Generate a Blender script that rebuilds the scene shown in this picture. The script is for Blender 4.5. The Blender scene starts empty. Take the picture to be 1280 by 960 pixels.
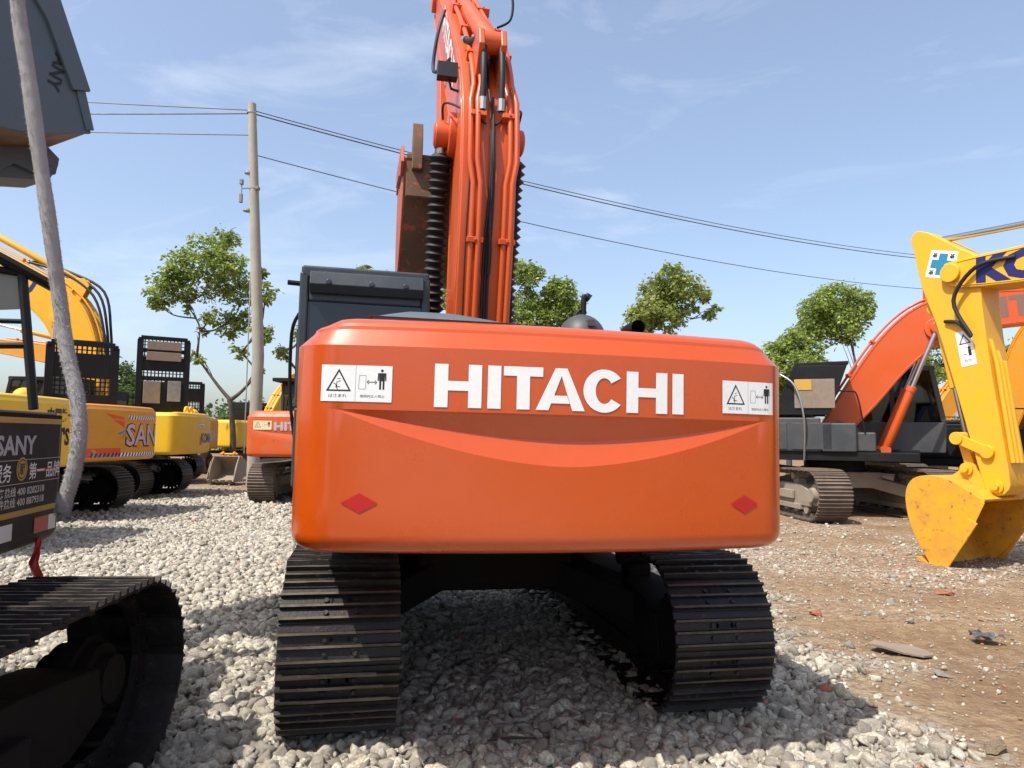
import bpy, bmesh, math, random
import numpy as np
from mathutils import Vector, Matrix, noise
random.seed(7)
rng = np.random.default_rng(7)
R = math.radians
S = bpy.context.scene
COL = S.collection

# ------------------------------------------------------------------ camera
CAMZ, F, PITCH, ROLL = 1.62, 880.0, R(4.22), R(0.6)
cam = bpy.data.objects.new('camera', bpy.data.cameras.new('camera'))
COL.objects.link(cam); S.camera = cam
cam.data.sensor_width = 36; cam.data.lens = 36*F/1280
cam.data.clip_start = 0.05; cam.data.clip_end = 3000
CM = Matrix.Translation((0, 0, CAMZ)) @ Matrix.Rotation(R(90)+PITCH, 4, 'X') @ Matrix.Rotation(ROLL, 4, 'Z')
cam.matrix_world = CM

def at(px, py, Y):
    """point of the place seen at a photo pixel, Y metres ahead"""
    d = CM.to_3x3() @ Vector(((px-640)/F, -(py-480)/F, -1))
    t = Y/d.y
    return Vector((0, 0, CAMZ)) + d*t

# ------------------------------------------------------------------ materials
def newmat(name):
    m = bpy.data.materials.new(name); m.use_nodes = True
    nt = m.node_tree; nt.nodes.clear()
    out = nt.nodes.new('ShaderNodeOutputMaterial')
    return m, nt, out
def N(nt, t, **kw):
    n = nt.nodes.new(t)
    for k, v in kw.items():
        if k in n.inputs: n.inputs[k].default_value = v
        else: setattr(n, k, v)
    return n
def ramp(nt, fac, stops):
    r = nt.nodes.new('ShaderNodeValToRGB'); e = r.color_ramp.elements
    while len(e) > len(stops): e.remove(e[-1])
    while len(e) < len(stops): e.new(0.5)
    for i, (p, c) in enumerate(stops):
        e[i].position = p; e[i].color = (*c, 1) if len(c) == 3 else c
    nt.links.new(fac, r.inputs[0]); return r.outputs[0]
def mix(nt, fac, a, b):
    m = nt.nodes.new('ShaderNodeMix'); m.data_type = 'RGBA'
    for sock, v in ((m.inputs[0], fac), (m.inputs[6], a), (m.inputs[7], b)):
        if hasattr(v, 'links'): nt.links.new(v, sock)
        elif isinstance(v, (int, float)): sock.default_value = v
        else: sock.default_value = (*v, 1)
    return m.outputs[2]
def paint(name, rgb, rough=0.35, dirt=0.15, dirtc=(0.20, 0.15, 0.10), metal=0.0, coat=0.0, scale=3.0, bump=0.02, spec=0.5, chip=0.0, chipc=(0.08, 0.05, 0.03)):
    m, nt, out = newmat(name)
    b = N(nt, 'ShaderNodeBsdfPrincipled', Metallic=metal)
    b.inputs['Coat Weight'].default_value = coat; b.inputs['Coat Roughness'].default_value = 0.12
    b.inputs['Specular IOR Level'].default_value = spec
    tc = N(nt, 'ShaderNodeTexCoord')
    n1 = N(nt, 'ShaderNodeTexNoise', Scale=scale, Detail=8.0, Roughness=0.65)
    n2 = N(nt, 'ShaderNodeTexNoise', Scale=scale*14, Detail=5.0, Roughness=0.7)
    nt.links.new(tc.outputs['Object'], n1.inputs['Vector']); nt.links.new(tc.outputs['Object'], n2.inputs['Vector'])
    f1 = ramp(nt, n1.outputs[0], [(0.42, (0, 0, 0)), (0.72, (dirt, dirt, dirt))])
    dk = tuple(c*0.86 for c in rgb)
    var = ramp(nt, n2.outputs[0], [(0.3, (0, 0, 0)), (0.75, (0.5, 0.5, 0.5))])
    c0 = mix(nt, var, rgb, dk)
    c1 = mix(nt, f1, c0, dirtc)
    if chip > 0:
        n3 = N(nt, 'ShaderNodeTexNoise', Scale=scale*4, Detail=9.0, Roughness=0.75)
        nt.links.new(tc.outputs['Object'], n3.inputs['Vector'])
        f3 = ramp(nt, n3.outputs[0], [(0.62-chip*0.2, (0, 0, 0)), (0.66-chip*0.2, (1, 1, 1))])
        c1 = mix(nt, f3, c1, chipc)
    nt.links.new(c1, b.inputs['Base Color'])
    rr = ramp(nt, n1.outputs[0], [(0.35, (rough,)*3), (0.75, (min(1, rough+0.22),)*3)])
    nt.links.new(rr, b.inputs['Roughness'])
    bp = N(nt, 'ShaderNodeBump', Strength=bump*4, Distance=0.01)
    nt.links.new(n2.outputs[0], bp.inputs['Height']); nt.links.new(bp.outputs[0], b.inputs['Normal'])
    nt.links.new(b.outputs[0], out.inputs[0]); return m
def flat(name, rgb, rough=0.5, metal=0.0):
    m, nt, out = newmat(name)
    b = N(nt, 'ShaderNodeBsdfPrincipled', Metallic=metal, Roughness=rough)
    n = N(nt, 'ShaderNodeTexNoise', Scale=30.0, Detail=4.0)
    nt.links.new(mix(nt, n.outputs[0], rgb, tuple(c*0.82 for c in rgb)), b.inputs['Base Color'])
    nt.links.new(b.outputs[0], out.inputs[0]); return m
def glass(name, tint, rough=0.03):
    m, nt, out = newmat(name)
    t = N(nt, 'ShaderNodeBsdfTransparent'); t.inputs[0].default_value = (*tint, 1)
    g = N(nt, 'ShaderNodeBsdfGlossy', Roughness=rough)
    fr = N(nt, 'ShaderNodeFresnel', IOR=1.5)
    ms = N(nt, 'ShaderNodeMixShader')
    nt.links.new(fr.outputs[0], ms.inputs[0]); nt.links.new(t.outputs[0], ms.inputs[1]); nt.links.new(g.outputs[0], ms.inputs[2])
    nt.links.new(ms.outputs[0], out.inputs[0]); return m

ORANGE = (0.58, 0.082, 0.008)
M = dict(
    cw_orange=paint('glossy_orange_paint', (0.53, 0.070, 0.003), 0.24, 0.12, (0.5, 0.12, 0.04), coat=0.6, bump=0.004, scale=1.3),
    orange=paint('orange_paint', ORANGE, 0.36, 0.12, (0.42, 0.14, 0.07), bump=0.01, coat=0.2),
    orange_old=paint('weathered_orange_paint', (0.60, 0.090, 0.012), 0.42, 0.3, (0.30, 0.17, 0.10), chip=0.03),
    yellow=paint('yellow_paint', (0.80, 0.40, 0.012), 0.38, 0.22, (0.35, 0.24, 0.10)),
    yellow_deep=paint('deep_yellow_paint', (0.66, 0.27, 0.012), 0.36, 0.2, (0.32, 0.19, 0.08)),
    yellow_lemon=paint('lemon_yellow_paint', (0.80, 0.47, 0.02), 0.36, 0.12, (0.35, 0.24, 0.10)),
    yellow_worn=paint('worn_yellow_bucket_paint', (0.72, 0.34, 0.015), 0.5, 0.6, (0.30, 0.15, 0.05), chip=0.14, scale=3.4, chipc=(0.16, 0.07, 0.03)),
    rust=paint('rusty_bucket_steel', (0.16, 0.085, 0.045), 0.7, 0.8, (0.08, 0.055, 0.04), chip=0.3, chipc=(0.40, 0.09, 0.04), scale=2.5, bump=0.08),
    redrust=paint('faded_red_steel', (0.42, 0.10, 0.05), 0.6, 0.6, (0.16, 0.08, 0.05), chip=0.2, scale=3, bump=0.05),
    brownsteel=paint('scuffed_brown_steel', (0.22, 0.12, 0.07), 0.5, 0.7, (0.10, 0.06, 0.04), metal=0.4, scale=4, bump=0.06),
    grey=paint('dark_grey_paint', (0.045, 0.05, 0.055), 0.45, 0.25, (0.15, 0.12, 0.09)),
    greyblue=paint('blue_grey_paint', (0.085, 0.115, 0.14), 0.42, 0.25, (0.15, 0.14, 0.12)),
    cabgrey=paint('charcoal_cab_paint', (0.028, 0.035, 0.042), 0.35, 0.2, (0.08, 0.09, 0.09)),
    black=paint('black_paint', (0.008, 0.008, 0.009), 0.45, 0.12, (0.05, 0.045, 0.04), spec=0.25),
    panel=paint('brown_black_panel', (0.026, 0.015, 0.015), 0.5, 0.12, (0.08, 0.06, 0.05), spec=0.2),
    track=paint('oily_track_steel', (0.013, 0.011, 0.013), 0.42, 0.35, (0.060, 0.045, 0.028), metal=0.3, bump=0.10, scale=5, chip=.10, chipc=(.075, .058, .040)),
    shade_black=paint('shade_darkened_black_steel', (0.007, 0.006, 0.006), 0.7, 0.3, (0.03, 0.022, 0.015), spec=0.2),  # shade on wheels, frames and undercarriage put into an extra-dark black
    ridge=paint('worn_grouser_steel', (0.115, 0.095, 0.065), 0.5, 0.7, (0.05, 0.04, 0.03), metal=0.5, bump=0.1, scale=14),
    dtrack=paint('dusty_track_steel', (0.10, 0.075, 0.055), 0.7, 0.6, (0.24, 0.18, 0.13), bump=0.08, scale=5),
    dridge=paint('dusty_grouser_steel', (0.22, 0.16, 0.12), 0.7, 0.5, (0.12, 0.09, 0.07), scale=10),
    tan=paint('dusty_tan_steel', (0.30, 0.25, 0.19), 0.8, 0.6, (0.18, 0.14, 0.10), bump=0.06),
    rubber=paint('black_rubber', (0.010, 0.010, 0.011), 0.5, 0.1, (0.05, 0.05, 0.05)),
    chrome=flat('chrome', (0.55, 0.55, 0.55), 0.12, 1.0),
    zinc=flat('zinc_fitting', (0.5, 0.5, 0.48), 0.35, 0.9),
    white=paint('white_vinyl', (0.80, 0.80, 0.78), 0.4, 0.08, (0.5, 0.48, 0.45)),
    cream=flat('cream_vinyl', (0.72, 0.62, 0.38)),
    ink=flat('black_ink', (0.012, 0.012, 0.012)),
    inkgrey=flat('grey_ink', (0.22, 0.22, 0.22)),
    red=flat('red_vinyl', (0.50, 0.012, 0.012), 0.35),
    ored=flat('orange_red_vinyl', (0.75, 0.07, 0.015), 0.4),
    navy=flat('navy_vinyl', (0.012, 0.012, 0.12)),
    silver=flat('silver_vinyl', (0.52, 0.52, 0.56), 0.3, 0.3),
    sgrey=flat('faded_grey_lettering', (0.22, 0.12, 0.09)),
    teal=flat('teal_vinyl', (0.02, 0.22, 0.38)),
    gold=flat('gold_vinyl', (0.55, 0.32, 0.05)),
    foampad=paint('tan_foam_pad', (0.26, 0.20, 0.15), 0.9, 0.5, (0.15, 0.12, 0.10), bump=0.15, scale=8),
    foamgrey=paint('grey_foam_pad', (0.25, 0.25, 0.23), 0.9, 0.6, (0.12, 0.12, 0.11), bump=0.15, scale=8),
    concrete=paint('pole_concrete', (0.36, 0.33, 0.27), 0.9, 0.5, (0.20, 0.19, 0.15), bump=0.1, scale=2),
    wrap=paint('frayed_grey_wrap', (0.46, 0.445, 0.43), 0.95, 0.45, (0.28, 0.26, 0.25), bump=0.25, scale=16),
    bark=paint('bark', (0.075, 0.06, 0.045), 0.9, 0.5, (0.14, 0.12, 0.09), bump=0.3, scale=6),
    brick=paint('broken_brick', (0.36, 0.12, 0.07), 0.9, 0.5, (0.3, 0.24, 0.2), bump=0.3, scale=8),
    slab=paint('old_plaster_board', (0.27, 0.21, 0.155), 0.9, 0.6, (0.17, 0.13, 0.1), bump=0.2, scale=5),
    rock=paint('tan_rock', (0.36, 0.27, 0.17), 0.9, 0.5, (0.24, 0.18, 0.12), bump=0.6, scale=6),
    plastic=paint('dark_plastic_sheet', (0.05, 0.055, 0.06), 0.4, 0.4, (0.2, 0.17, 0.14)),
    wood=paint('dark_stick', (0.035, 0.025, 0.02), 0.9, 0.4, (0.1, 0.08, 0.06)),
    amber=flat('amber_lens', (0.7, 0.2, 0.02), 0.2),
    seat=flat('seat_fabric', (0.03, 0.03, 0.035), 0.9),
    glass_dark=glass('dark_tinted_glass', (0.10, 0.12, 0.13)),
    glass_teal=glass('pale_green_glass', (0.45, 0.62, 0.58)),
    glass_blind=flat('blue_black_rear_panel', (0.018, 0.024, 0.034), 0.12),
    glass_crack=flat('crazed_polycarbonate', (0.22, 0.22, 0.19), 0.5),
)

# ------------------------------------------------------------------ mesh helpers
class MB:
    def __init__(s, mtx=None): s.v = []; s.f = []; s.mi = []; s.M = mtx or Matrix(); s.cur = 0
    def add(s, vs, fs):
        o = len(s.v); s.v += [tuple(s.M @ Vector(v)) for v in vs]
        s.f += [tuple(i+o for i in f) for f in fs]; s.mi += [s.cur]*len(fs)
    def box(s, c, d, rot=None):
        x, y, z = d[0]/2, d[1]/2, d[2]/2
        vs = [Vector(p) for p in ((-x,-y,-z),(x,-y,-z),(x,y,-z),(-x,y,-z),(-x,-y,z),(x,-y,z),(x,y,z),(-x,y,z))]
        if rot is not None: vs = [rot @ v for v in vs]
        s.add([v+Vector(c) for v in vs], [(0,3,2,1),(4,5,6,7),(0,1,5,4),(1,2,6,5),(2,3,7,6),(3,0,4,7)])
    def prism(s, poly, x0, x1):          # (y,z) outline swept along x
        n = len(poly)
        s.add([(x0, a, b) for a, b in poly]+[(x1, a, b) for a, b in poly],
              [tuple(range(n))[::-1], tuple(range(n, 2*n))]+[(i, (i+1) % n, n+(i+1) % n, n+i) for i in range(n)])
    def prismz(s, poly, z0, z1):
        n = len(poly)
        s.add([(a, b, z0) for a, b in poly]+[(a, b, z1) for a, b in poly],
              [tuple(range(n))[::-1], tuple(range(n, 2*n))]+[(i, (i+1) % n, n+(i+1) % n, n+i) for i in range(n)])
    def tube(s, pts, r, n=8, caps=True):
        pts = [Vector(p) for p in pts]; rs = r if isinstance(r, (list, tuple)) else [r]*len(pts)
        vs = []; up = None
        for i, p in enumerate(pts):
            d = (pts[min(i+1, len(pts)-1)]-pts[max(i-1, 0)])
            d = d.normalized() if d.length > 1e-9 else Vector((0, 0, 1))
            if up is None: up = d.orthogonal().normalized()
            up = (up - d*up.dot(d)); up = up.normalized() if up.length > 1e-6 else d.orthogonal().normalized()
            w = d.cross(up)
            for k in range(n):
                a = 2*math.pi*k/n
                vs.append(p+(up*math.cos(a)+w*math.sin(a))*rs[i])
        fs = []
        for i in range(len(pts)-1):
            for k in range(n):
                fs.append((i*n+k, i*n+(k+1) % n, (i+1)*n+(k+1) % n, (i+1)*n+k))
        if caps: fs += [tuple(range(n))[::-1], tuple((len(pts)-1)*n+k for k in range(n))]
        s.add(vs, fs)
    def build(s, name, mat, parent=None, bevel=0.0, seg=2, smooth=None, link=True):
        me = bpy.data.meshes.new(name); me.from_pydata(s.v, [], s.f)
        for m in (mat if isinstance(mat, (list, tuple)) else [mat]): me.materials.append(m)
        me.polygons.foreach_set('material_index', s.mi)
        bm = bmesh.new(); bm.from_mesh(me); bmesh.ops.recalc_face_normals(bm, faces=bm.faces[:]); bm.to_mesh(me); bm.free()
        if bevel or smooth is not None:
            me.polygons.foreach_set('use_smooth', [True]*len(me.polygons))
        if smooth is not None: me.set_sharp_from_angle(angle=R(smooth))
        o = bpy.data.objects.new(name, me)
        if link: COL.objects.link(o)
        if parent is not None: o.parent = parent
        if bevel:
            b = o.modifiers.new('bevel', 'BEVEL'); b.width = bevel; b.segments = seg; b.limit_method = 'ANGLE'
            b.angle_limit = R(32); b.harden_normals = True; b.use_clamp_overlap = True
        return o
def thing(name, label, cat, loc=(0, 0, 0), rotz=0, group=None, tilt=0):
    o = bpy.data.objects.new(name, None); COL.objects.link(o)
    o.matrix_world = Matrix.Translation(loc) @ Matrix.Rotation(rotz, 4, 'Z') @ Matrix.Rotation(tilt, 4, 'Y')
    o.empty_display_size = .3
    o['label'] = label; o['category'] = cat
    if group: o['group'] = group
    return o
def tag(o, label=None, cat=None, group=None, kind=None):
    for k, v in (('label', label), ('category', cat), ('group', group), ('kind', kind)):
        if v: o[k] = v
    return o
def catmull(pts, n=4, closed=False):
    out = []; L = len(pts)
    for i in range(L if closed else L-1):
        p = [Vector(pts[(i+k) % L] if closed else pts[min(max(i+k, 0), L-1)]) for k in (-1, 0, 1, 2)]
        for j in range(n):
            t = j/n
            out.append(0.5*((2*p[1])+(p[2]-p[0])*t+(2*p[0]-5*p[1]+4*p[2]-p[3])*t*t+(3*p[1]-p[0]-3*p[2]+p[3])*t**3))
    if not closed: out.append(Vector(pts[-1]))
    return out

# ------------------------------------------------------------------ lettering (flat 2-D outlines)
def text2d(body, size, bold=0.0, sx=1.0, cx=True):
    c = bpy.data.curves.new('t', 'FONT'); c.body = body; c.size = size; c.offset = bold; c.resolution_u = 2
    o = bpy.data.objects.new('t', c); COL.objects.link(o)
    dg = bpy.context.evaluated_depsgraph_get(); me = bpy.data.meshes.new_from_object(o.evaluated_get(dg))
    v = [(p.co.x*sx, p.co.y) for p in me.vertices]; f = [tuple(p.vertices) for p in me.polygons]
    bpy.data.objects.remove(o); bpy.data.curves.remove(c); bpy.data.meshes.remove(me)
    if not v: return [], []
    x0, x1 = min(a for a, b in v), max(a for a, b in v); y0, y1 = min(b for a, b in v), max(b for a, b in v)
    mx, my = ((x0+x1)/2 if cx else x0), (y0+y1)/2
    return [(a-mx, b-my) for a, b in v], f
def boldword(word, H, adv=None):
    """extended grotesque capitals built as polygons, height 1, returned centred"""
    t = 0.31; th = 0.22
    def rect(x0, y0, x1, y1): return [(x0, y0), (x1, y0), (x1, y1), (x0, y1)]
    def C():
        P = []; cx, cy, rx, ry = 0.53, 0.5, 0.53, 0.52; ix, iy = 0.53-t, 0.52-0.21
        for k in range(25):
            a = R(38+284*k/24); b = R(38+284*(k+1)/24)
            if k < 24: P.append([(cx+rx*math.cos(a), cy+ry*math.sin(a)), (cx+rx*math.cos(b), cy+ry*math.sin(b)), (cx+ix*math.cos(b), cy+iy*math.sin(b)), (cx+ix*math.cos(a), cy+iy*math.sin(a))])
        return P
    G = {'H': ([rect(0, 0, t, 1), rect(.78, 0, .78+t, 1), rect(t, .39, .78, .39+th)], 1.09),
         'I': ([rect(0, 0, t, 1)], t),
         'T': ([rect(.315, 0, .315+t, 1-th), rect(0, 1-th, .94, 1)], .94),
         'A': ([[(0, 0), (.31, 0), (.62, .82), (.47, 1)], [(.89, 0), (1.20, 0), (.76, 1), (.47, 1), (.62, .82)], [(.372, .165), (.83, .165), (.76, .35), (.442, .35)]], 1.20),
         'C': (C(), 1.0)}
    sp = {'HI': .14, 'IT': .06, 'TA': -.17, 'AC': -.04, 'CH': .10}
    vs = []; fs = []; x = 0
    for i, ch in enumerate(word):
        polys, w = G[ch]
        for p in polys:
            o = len(vs); vs += [(x+a, b) for a, b in p]; fs.append(tuple(range(o, o+len(p))))
        x += w + (sp.get(word[i:i+2], .1) if i < len(word)-1 else 0)
    return [((a-x/2)*H, (b-.5)*H) for a, b in vs], fs, x*H
class Sheet:                       # collects coloured 2-D shapes, later mapped on a surface
    def __init__(s): s.v = []; s.f = []; s.mi = []; s.lift = []; s.m = []
    def mid(s, m):
        if m not in s.m: s.m.append(m)
        return s.m.index(m)
    def add(s, vs, fs, mat, dx=0, dy=0, lift=0.0):
        o = len(s.v); s.v += [(a+dx, b+dy) for a, b in vs]; s.lift += [lift]*len(vs)
        s.f += [tuple(i+o for i in f) for f in fs]; s.mi += [s.mid(mat)]*len(fs)
    def poly(s, p, mat, lift=0.0): s.add(p, [tuple(range(len(p)))], mat, lift=lift)
    def rect(s, x0, y0, x1, y1, mat, lift=0.0): s.poly([(x0, y0), (x1, y0), (x1, y1), (x0, y1)], mat, lift)
    def line(s, a, b, w, mat, lift=0.0):
        d = Vector((b[0]-a[0], b[1]-a[1])); n = Vector((-d.y, d.x)).normalized()*w/2
        s.poly([(a[0]+n.x, a[1]+n.y), (a[0]-n.x, a[1]-n.y), (b[0]-n.x, b[1]-n.y), (b[0]+n.x, b[1]+n.y)], mat, lift)
    def disc(s, c, r, mat, lift=0.0, n=16): s.poly([(c[0]+r*math.cos(2*math.pi*k/n), c[1]+r*math.sin(2*math.pi*k/n)) for k in range(n)], mat, lift)
    def build(s, name, fn, parent, cut=0.08):
        me = bpy.data.meshes.new(name); me.from_pydata([(a, b, l) for (a, b), l in zip(s.v, s.lift)], [], s.f)
        for m in s.m: me.materials.append(M[m])
        me.polygons.foreach_set('material_index', s.mi)
        bm = bmesh.new(); bm.from_mesh(me)
        if cut:
            xs = [v.co.x for v in bm.verts]; x = math.ceil(min(xs)/cut)*cut
            while x < max(xs):
                g = bm.verts[:]+bm.edges[:]+bm.faces[:]
                bmesh.ops.bisect_plane(bm, geom=g, plane_co=(x, 0, 0), plane_no=(1, 0, 0)); x += cut
        for v in bm.verts: v.co = fn(v.co.x, v.co.y, v.co.z)
        bmesh.ops.triangulate(bm, faces=[f for f in bm.faces if len(f.verts) > 4])
        bm.to_mesh(me); bm.free()
        o = bpy.data.objects.new(name, me); COL.objects.link(o); o.parent = parent
        return o
def warning_sheet(w=0.30, h=0.155, base='white', small=True):
    s = Sheet(); s.rect(-w/2, -h/2, w/2, h/2, base)
    k = w/0.30; L = .0006
    s.line((-.004*k, -h/2), (-.004*k, h/2), .0012*k, 'inkgrey', L)
    T = [(-.075*k, .062*k), (-.128*k, -.034*k), (-.022*k, -.034*k)]; c = (-.075*k, -.003*k)
    T2 = [(c[0]+(x-c[0])*.80, c[1]+(y-c[1])*.80) for x, y in T]
    for i in range(3):
        j = (i+1) % 3; s.poly([T[i], T[j], T2[j], T2[i]], 'ink', L)
    for a, b, q in (((-.096, 0), (-.084, -.008), .003), ((-.084, -.008), (-.085, -.018), .006), ((-.085, -.018), (-.079, -.026), .003), ((-.085, -.015), (-.069, -.016), .003),
                    ((-.084, -.006), (-.082, .006), .003), ((-.082, .006), (-.066, .010), .002), ((-.082, .018), (-.070, .020), .002)):
        s.line((a[0]*k, a[1]*k), (b[0]*k, b[1]*k), q*k, 'ink', L)
    q = [(.012, .035), (.040, .035), (.038, -.023), (.009, -.023)]
    for i in range(4): s.line([t*k for t in q[i]], [t*k for t in q[(i+1) % 4]], .0016*k, 'inkgrey', L)
    s.line((.050*k, .007*k), (.080*k, .007*k), .003*k, 'ink', L)
    for sg, x in ((-1, .044), (1, .086)):
        s.line((x*k, .007*k), ((x-sg*.009)*k, .015*k), .003*k, 'ink', L); s.line((x*k, .007*k), ((x-sg*.009)*k, -.001*k), .003*k, 'ink', L)
    px = .107*k
    s.disc((px, .057*k), .006*k, 'ink', L)
    s.rect(px-.012*k, .012*k, px+.012*k, .047*k, 'ink', L)
    for sg in (-1, 1):
        s.line((px+sg*.0145*k, .047*k), (px+sg*.0165*k, .014*k), .005*k, 'ink', L*1.5)
        s.line((px+sg*.007*k, .014*k), (px+sg*.007*k, -.024*k), .008*k, 'ink', L)
    if small:
        v, f = text2d('はさまれ', .017*k, sx=1.15); s.add(v, f, 'ink', -.078*k, -.053*k, L)
        v, f = text2d('旋回内立入禁止', .013*k, sx=1.15); s.add(v, f, 'ink', .068*k, -.053*k, L)
    return s

# ------------------------------------------------------------------ counterweight
class CW:
    def __init__(s, W=1.18, Rr=2.75, k=.085, rc=.20, side=.7, zb=1.10, zc=1.99, ztop=2.125, xg=1.0, groove=.05, zg=1.715, taper=0.0):
        s.__dict__.update(locals())
        xe = W-rc*.75
        for _ in range(20):
            th = math.atan(2*k*xe); xe = W-rc*(1-math.sin(th))
        th = math.atan(2*k*xe)
        P = []
        n = 44
        for i in range(n+1):
            x = xe*i/n; a = math.atan(2*k*x); P.append((x, -Rr+k*x*x, math.sin(a), -math.cos(a)))
        cx, cy = xe-rc*math.sin(th), -Rr+k*xe*xe+rc*math.cos(th)
        for i in range(1, 13):
            a = -math.pi/2+th+(math.pi/2-th)*i/12
            P.append((cx+rc*math.cos(a), cy+rc*math.sin(a), math.cos(a), math.sin(a)))
        for i in range(1, 7): P.append((cx+rc-taper*side*i/6, cy+side*i/6, 1, 0))
        s.ncorner = n
        full = [(-a, b, -c, d) for a, b, c, d in P[:0:-1]]+P
        s.P = full; s.S = [0.0]*len(full); mid = len(P)-1
        for i in range(mid+1, len(full)): s.S[i] = s.S[i-1]+math.hypot(full[i][0]-full[i-1][0], full[i][1]-full[i-1][1])
        for i in range(mid-1, -1, -1): s.S[i] = -s.S[2*mid-i]
        s.scorner = s.S[mid+n]; s.send = s.S[-1]; s.yend = cy+side
    def at(s, q, z, off=0.002):
        S_ = s.S; q = min(max(q, S_[0]), S_[-1])
        i = 0
        while i < len(S_)-2 and S_[i+1] < q: i += 1
        t = (q-S_[i])/(S_[i+1]-S_[i]); a, b = s.P[i], s.P[i+1]
        x, y, nx, ny = [a[k]*(1-t)+b[k]*t for k in range(4)]
        if z > s.zc: off = off-(z-s.zc)*.6
        return Vector((x+nx*off, y+ny*off, z))
    def mesh(s):
        rows = []
        rb = .085
        for i in range(9):
            a = math.pi/2*i/8; rows.append(lambda g, a=a: (s.zb+rb*(1-math.sin(a))*1.0 if False else s.zb+rb*(1-math.cos(a)), rb*(1-math.sin(a))*1.1))
        zlo = s.zb+rb
        def zl(g): return s.zg-.004-.225*g
        def zv(g): return s.zg-.002-.115*g
        for t in (.25, .5, .75): rows.append(lambda g, t=t: (zlo+(zl(g)-zlo)*t, 0))
        rows.append(lambda g: (zl(g), 0))
        for t in (.33, .66): rows.append(lambda g, t=t: (zl(g)+(zv(g)-zl(g))*t, s.groove*g*t))
        rows.append(lambda g: (zv(g), s.groove*g))
        for t in (.33, .66, .92): rows.append(lambda g, t=t: (zv(g)+(s.zg-zv(g))*t, s.groove*g*(1-t*.9)))
        rows.append(lambda g: (s.zg, 0))
        for t in (.33, .66, 1): rows.append(lambda g, t=t: (s.zg+(s.zc-s.zg)*t, 0))
        h = s.ztop-s.zc
        for t in (.3, .55): rows.append(lambda g, t=t: (s.zc+h*t, h*t*.55))
        for i in range(1, 7):
            a = math.pi/2*i/6; rows.append(lambda g, a=a: (s.zc+h*(.55+.45*math.sin(a)), h*(.3+.75*(1-math.cos(a)))))
        b = MB(); n = len(s.P); vs = []
        for (x, y, nx, ny), q in zip(s.P, s.S):
            g = max(0, 1-abs(x/s.xg)**1.75) if abs(q) <= s.scorner and s.groove > 0 else 0
            cb = min(1, max(0, (abs(q)-s.scorner+.08)/.25)); cb = cb*cb*(3-2*cb)
            for r in rows:
                z, ins = r(g)
                if z > s.zc: z -= (z-s.zc)*.14*cb; ins *= 1+.6*cb
                vs.append((x-nx*ins, y-ny*ins, z))
        m = len(rows); fs = [(i*m+j, (i+1)*m+j, (i+1)*m+j+1, i*m+j+1) for i in range(n-1) for j in range(m-1)]
        fs.append(tuple(i*m+m-1 for i in range(n))); fs.append(tuple(i*m for i in range(n))[::-1])
        fs.append(tuple(range(m))[::-1]); fs.append(tuple((n-1)*m+j for j in range(m)))
        b.add(vs, fs); return b

# ------------------------------------------------------------------ tracks
SHOE = [(-.088, 0), (-.088, .012), (-.078, .012), (-.074, .036), (-.062, .036), (-.058, .012), (-.012, .012), (-.007, .036), (.005, .036), (.010, .012), (.052, .012), (.056, .036), (.068, .036), (.072, .012), (.096, .008), (.096, -.001), (.116, -.003), (.116, -.009), (.075, -.009), (.075, 0)]
def shoe_mesh(w, fine):
    b = MB(); n = len(SHOE)
    if fine:
        nx = 9; xs = [-w/2+w*i/(nx-1) for i in range(nx)]
        rr = random.Random(3); vs = []
        for x in xs:
            for (t, h) in SHOE:
                j = rr.uniform(-.0025, .0015) if h > .02 else 0
                vs.append((x, t, h+j))
        b.add(vs, [])
        o = 0
        for i in range(nx-1):
            for k in range(n):
                k2 = (k+1) % n; b.cur = 1 if SHOE[k][1] > .03 and SHOE[k2][1] > .03 else 0
                b.f.append((i*n+k, i*n+k2, (i+1)*n+k2, (i+1)*n+k)); b.mi.append(b.cur)
        b.cur = 0
        b.f += [tuple(range(n))[::-1], tuple((nx-1)*n+k for k in range(n))]; b.mi += [0, 0]
        for sx in (-1, 1):
            for t in (-.035, .031):
                b.tube([(sx*.075, t, .010), (sx*.075, t, .024)], .013, 6)
        b.cur = 2; b.box((0, .031, .0125), (.10, .03, .003)); b.tube([(-.05, .031, .010), (-.05, .031, .014)], .0149, 10); b.tube([(.05, .031, .010), (.05, .031, .014)], .0149, 10)
    else:
        b.prism(SHOE, -w/2, w/2)
        for k, f in enumerate(b.f):
            zs = [b.v[i][2] for i in f]
            if min(zs) > .03: b.mi[k] = 1
    return b
def track_path(L, H):
    ro = H/2-.036; hl = L/2-H/2; per = 4*hl+2*math.pi*ro; n = round(per/.19)
    out = []
    for i in range(n):
        s = per*i/n
        if s < 2*hl: y, z, a = -hl+s, ro, 0.0; z -= .018*math.sin(math.pi*s/(2*hl))**2
        elif s < 2*hl+math.pi*ro:
            t = (s-2*hl)/ro; y, z, a = hl+ro*math.sin(t), ro*math.cos(t), -t
        elif s < 4*hl+math.pi*ro: y, z, a = hl-(s-2*hl-math.pi*ro), -ro, -math.pi
        else:
            t = (s-4*hl-math.pi*ro)/ro; y, z, a = -hl-ro*math.sin(t), -ro*math.cos(t), -math.pi-t
        out.append((y, z+H/2, a))
    return out, per/n
IDR = .10
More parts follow.
